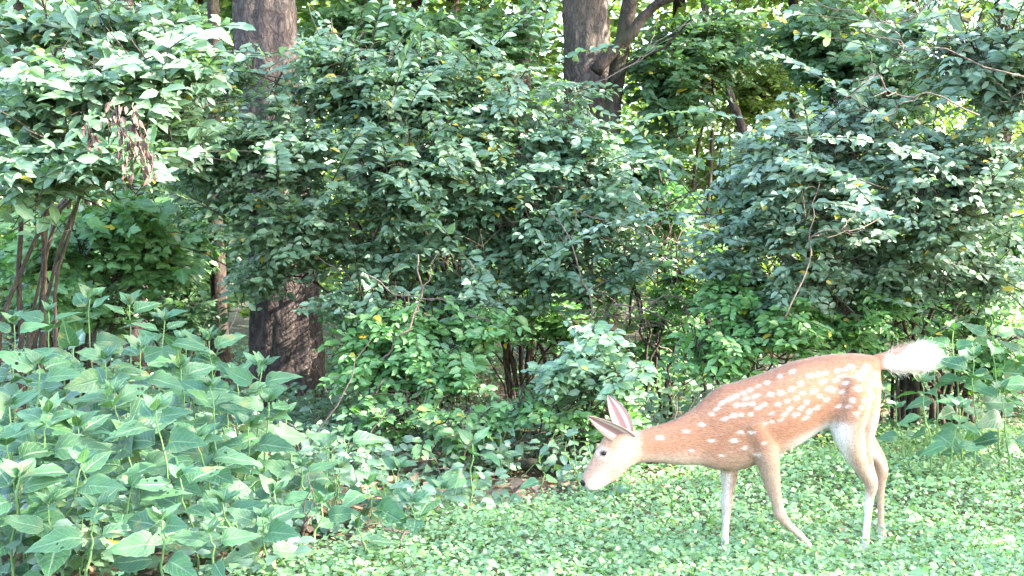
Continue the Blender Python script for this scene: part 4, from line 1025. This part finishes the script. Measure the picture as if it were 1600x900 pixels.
    for i, (zx, zy) in enumerate(Z):
        sx, sy = 880 + zx * .4, 500 + zy * .4
        rx, ry = rng.uniform(3.6, 6.4), rng.uniform(2.2, 3.6)
        if zx > 1090: rx, ry = 4.2, 4.6
        a = -.42 if 560 < zx < 1090 else (-.1 if zx <= 560 else -.9)
        if zy > 400: a *= .2
        ca, sa = math.cos(a), math.sin(a)
        dx, dy = x - sx, y - sy
        q = np.sqrt(((dx * ca + dy * sa) / rx) ** 2 + ((-dx * sa + dy * ca) / ry) ** 2) + rng.normal(0, .16, nv)
        blend(white, ss(1.4, .3, q) * rng.uniform(.45, .8))
    col = np.clip(col * (1 + rng.normal(0, .05, (nv, 1))), 0, .95)
    at = me.color_attributes.new('coat', 'FLOAT_COLOR', 'POINT')
    at.data.foreach_set('color', np.concatenate([col, np.ones((nv, 1))], 1).astype(np.float32).ravel())
    me.polygons.foreach_set('use_smooth', np.ones(len(me.polygons), bool))
    # fur material
    m, nt, N, L = new_mat('fawn_coat')
    out = N.new('ShaderNodeOutputMaterial'); pr = N.new('ShaderNodeBsdfPrincipled')
    a = N.new('ShaderNodeVertexColor'); a.layer_name = 'coat'
    tc = N.new('ShaderNodeTexCoord'); mp = N.new('ShaderNodeMapping'); mp.inputs['Scale'].default_value = (60, 200, 260); mp.inputs['Rotation'].default_value = (0, -.25, 0)
    L.new(tc.outputs['Object'], mp.inputs['Vector'])
    nz = N.new('ShaderNodeTexNoise'); nz.inputs['Scale'].default_value = 1.0; nz.inputs['Detail'].default_value = 4; L.new(mp.outputs[0], nz.inputs['Vector'])
    f = math_n(N, L, 'MULTIPLY_ADD', nz.outputs['Fac'], .5, .75)
    c = mix_c(N, L, 1.0, a.outputs['Color'], f, 'MULTIPLY')
    L.new(c, pr.inputs['Base Color']); pr.inputs['Roughness'].default_value = .75; pr.inputs['Specular IOR Level'].default_value = .25
    pr.inputs['Sheen Weight'].default_value = .25; pr.inputs['Sheen Roughness'].default_value = .4
    bp = N.new('ShaderNodeBump'); bp.inputs['Strength'].default_value = .5; bp.inputs['Distance'].default_value = .004
    L.new(nz.outputs['Fac'], bp.inputs['Height']); L.new(bp.outputs[0], pr.inputs['Normal'])
    L.new(pr.outputs[0], out.inputs['Surface'])
    me.materials.clear(); me.materials.append(m)
    bo = link('body', me, root)
    # short coat hairs, longer on the tail
    me.calc_loop_triangles()
    nt_ = len(me.loop_triangles); tri = np.empty(nt_ * 3, np.int32); me.loop_triangles.foreach_get('vertices', tri); tri = tri.reshape(-1, 3)
    p = co[tri]; ar = np.linalg.norm(np.cross(p[:, 1] - p[:, 0], p[:, 2] - p[:, 0]), axis=1)
    istail = (x > 1382) & (y < 600)
    ar = ar * np.where(istail[tri].all(1), 4.0, 1.0)
    nh = 110000; pick = rng.choice(nt_, nh, p=ar / ar.sum())
    w = rng.dirichlet((1, 1, 1), nh)
    hp = (co[tri[pick]] * w[:, :, None]).sum(1); hn = norm((no[tri[pick]] * w[:, :, None]).sum(1)); hc = (col[tri[pick]] * w[:, :, None]).sum(1)
    tl = istail[tri[pick, 0]]; xx = x[tri[pick, 0]]; yy = y[tri[pick, 0]]
    flow = np.tile(np.array([1.0, 0, -.22]), (nh, 1))
    leg = yy > np.interp(xx, [1100, 1284, 1300, 1372], [742, 700, 670, 600]); flow[leg] = (0.1, 0, -1)
    hdm = xx < 985; flow[hdm] = (.7, 0, .72)
    flow[tl] = (1.0, 0, .06)
    flow = flow + rng.normal(0, .16, (nh, 3)); flow[tl] += rng.normal(0, .25, (tl.sum(), 3))
    fd = norm(flow - (flow * hn).sum(1, keepdims=True) * hn)
    hl = rng.uniform(.008, .017, nh); hl[tl] = rng.uniform(.015, .075, tl.sum()); hl[hdm | leg] *= .6
    tip = hp + (fd * .93 + hn * np.where(tl, .3, .28)[:, None]) * hl[:, None]
    sd = norm(np.cross(fd, hn)) * np.where(tl, .0012, .0011)[:, None]
    V = np.stack([hp - sd, hp + sd, tip], 1).reshape(-1, 3) - root_loc
    hm = bpy.data.meshes.new('coat_hair')
    hm.vertices.add(nh * 3); hm.loops.add(nh * 3); hm.polygons.add(nh)
    hm.vertices.foreach_set('co', V.astype(np.float32).ravel())
    hm.loops.foreach_set('vertex_index', np.arange(nh * 3, dtype=np.int32)); hm.polygons.foreach_set('loop_start', np.arange(0, nh * 3, 3, dtype=np.int32))
    hm.update(calc_edges=True)
    ha = hm.color_attributes.new('coat', 'FLOAT_COLOR', 'POINT')
    hcol = np.repeat(np.clip(hc * rng.uniform(.62, 1.28, (nh, 1)), 0, .95), 3, axis=0)
    ha.data.foreach_set('color', np.concatenate([hcol, np.ones((nh * 3, 1))], 1).astype(np.float32).ravel())
    hm.polygons.foreach_set('use_smooth', np.ones(nh, bool))
    hm.normals_split_custom_set_from_vertices(np.repeat(hn, 3, axis=0).tolist())
    hm.materials.append(m)
    set_props(link('coat_hair', hm, root), kind='stuff')

    # ears: cupped, with a rim
    def ear(base, tip, width, axis_up, dy0, dy1, cup):
        n, k = 13, 9
        b_ = Fp(*base, dy0); t_ = Fp(*tip, dy1); ax = t_ - b_; L_ = np.linalg.norm(ax); ax /= L_
        wdir = norm(np.asarray(axis_up, float) - np.dot(axis_up, ax) * ax); nrm = np.cross(ax, wdir)
        if nrm[1] > 0: nrm = -nrm
        V, C_ = [], []
        for side in (0, 1):
            for i in range(n):
                u = i / (n - 1); w_ = width * (math.sin(math.pi * min(1, (u * .86 + .14)) ** .85) ** .8) * .5 + .002
                for j in range(k):
                    v_ = j / (k - 1) * 2 - 1
                    z = cup * w_ * (v_ * v_ - 1) - (.0035 if side else 0)
                    V.append(b_ + ax * u * L_ + wdir * v_ * w_ + nrm * z + nrm * .012 * math.sin(math.pi * u))
                    if side == 0:
                        g_ = 1 - abs(v_) ** 2
                        base_c = np.array([.40, .23, .22]) * (1 - .5 * g_) if abs(v_) < .78 else np.array([.42, .29, .22])
                        if abs(abs(v_) - .45) < .13: base_c = np.array([.56, .46, .43])
                        C_.append(base_c * (1 - .45 * max(0, u - .8) / .2))
                    else: C_.append(np.array([.45, .27, .19]))
        f_ = []
        o_ = n * k
        for i in range(n - 1):
            for j in range(k - 1):
                q = (i * k + j, i * k + j + 1, (i + 1) * k + j + 1, (i + 1) * k + j)
                f_.append(q); f_.append(tuple(a + o_ for a in q[::-1]))
            for j in (0, k - 1): f_.append((i * k + j, (i + 1) * k + j, (i + 1) * k + j + o_, i * k + j + o_))
        bb = Buf(); bb.add(V, f_)
        me_ = bb.mesh('ear', m, True, root_loc)
        ca_ = me_.color_attributes.new('coat', 'FLOAT_COLOR', 'POINT')
        ca_.data.foreach_set('color', np.concatenate([np.array(C_), np.ones((len(C_), 1))], 1).astype(np.float32).ravel())
        link('ear', me_, root)
    ear((987, 688), (917, 647), .062, (.3, -.35, .9), -.035, -.075, .55)
    ear((982, 680), (951, 619), .068, (1, .25, .1), .012, .04, .4)
    # eye, nose
    dk, nt, N, L = new_mat('dark_wet')
    out = N.new('ShaderNodeOutputMaterial'); pr = N.new('ShaderNodeBsdfPrincipled'); pr.inputs['Base Color'].default_value = (.012, .008, .007, 1); pr.inputs['Roughness'].default_value = .22; pr.inputs['Specular IOR Level'].default_value = .22
    L.new(pr.outputs[0], out.inputs['Surface'])
    def ball(name, c, r, mat, sub=14):
        V, f_ = [], []
        for i in range(sub + 1):
            th = math.pi * i / sub
            for j in range(sub * 2):
                ph = math.pi * j / sub
                V.append(np.asarray(c) + np.asarray(r) * [math.sin(th) * math.cos(ph), math.sin(th) * math.sin(ph), math.cos(th)])
        w_ = sub * 2
        for i in range(sub):
            for j in range(w_): f_.append((i * w_ + j, i * w_ + (j + 1) % w_, (i + 1) * w_ + (j + 1) % w_, (i + 1) * w_ + j))
        bb = Buf(); bb.add(V, f_); bb.build(name, mat, root)
    ball('eye', Fp(942, 706, -.0465), (.009, .0065, .0065), dk)
    ball('eye', Fp(942, 706, .0275), (.009, .006, .0065), dk)
    ball('nose', Fp(912, 753, -.010), (.013, .019, .014), dk)
    # hooves: paired wedge toes
    hm_, nt, N, L = new_mat('hoof_horn')
    out = N.new('ShaderNodeOutputMaterial'); pr = N.new('ShaderNodeBsdfPrincipled'); pr.inputs['Base Color'].default_value = (.05, .04, .035, 1); pr.inputs['Roughness'].default_value = .45
    L.new(pr.outputs[0], out.inputs['Surface'])
    for px0, py0, px1, py1, dy in hoof:
        bb = Buf()
        for s in (-1, 1):
            a_ = Fp(px0, py0, dy + s * .008); e_ = Fp(px1, py1, dy + s * .011); g_ = float(gz(e_[0], e_[1])) + .002
            e_[2] = g_ + .005; h_ = np.array([a_[0] + (.012 if px1 < px0 else -.012), a_[1], g_ + .008])
            w_ = np.array([0, .0085, 0])
            V = [a_ - w_, a_ + w_, e_ - w_ * .5, e_ + w_ * .5, h_ - w_, h_ + w_, (a_ + h_) / 2 + [.004, 0, 0] - w_, (a_ + h_) / 2 + [.004, 0, 0] + w_]
            bb.add(V, [(0, 1, 3, 2), (2, 3, 5, 4), (4, 5, 7, 6), (6, 7, 1, 0), (0, 2, 4, 6), (1, 7, 5, 3)])
        bb.build('hoof', hm_, root)
    return root
fawn()
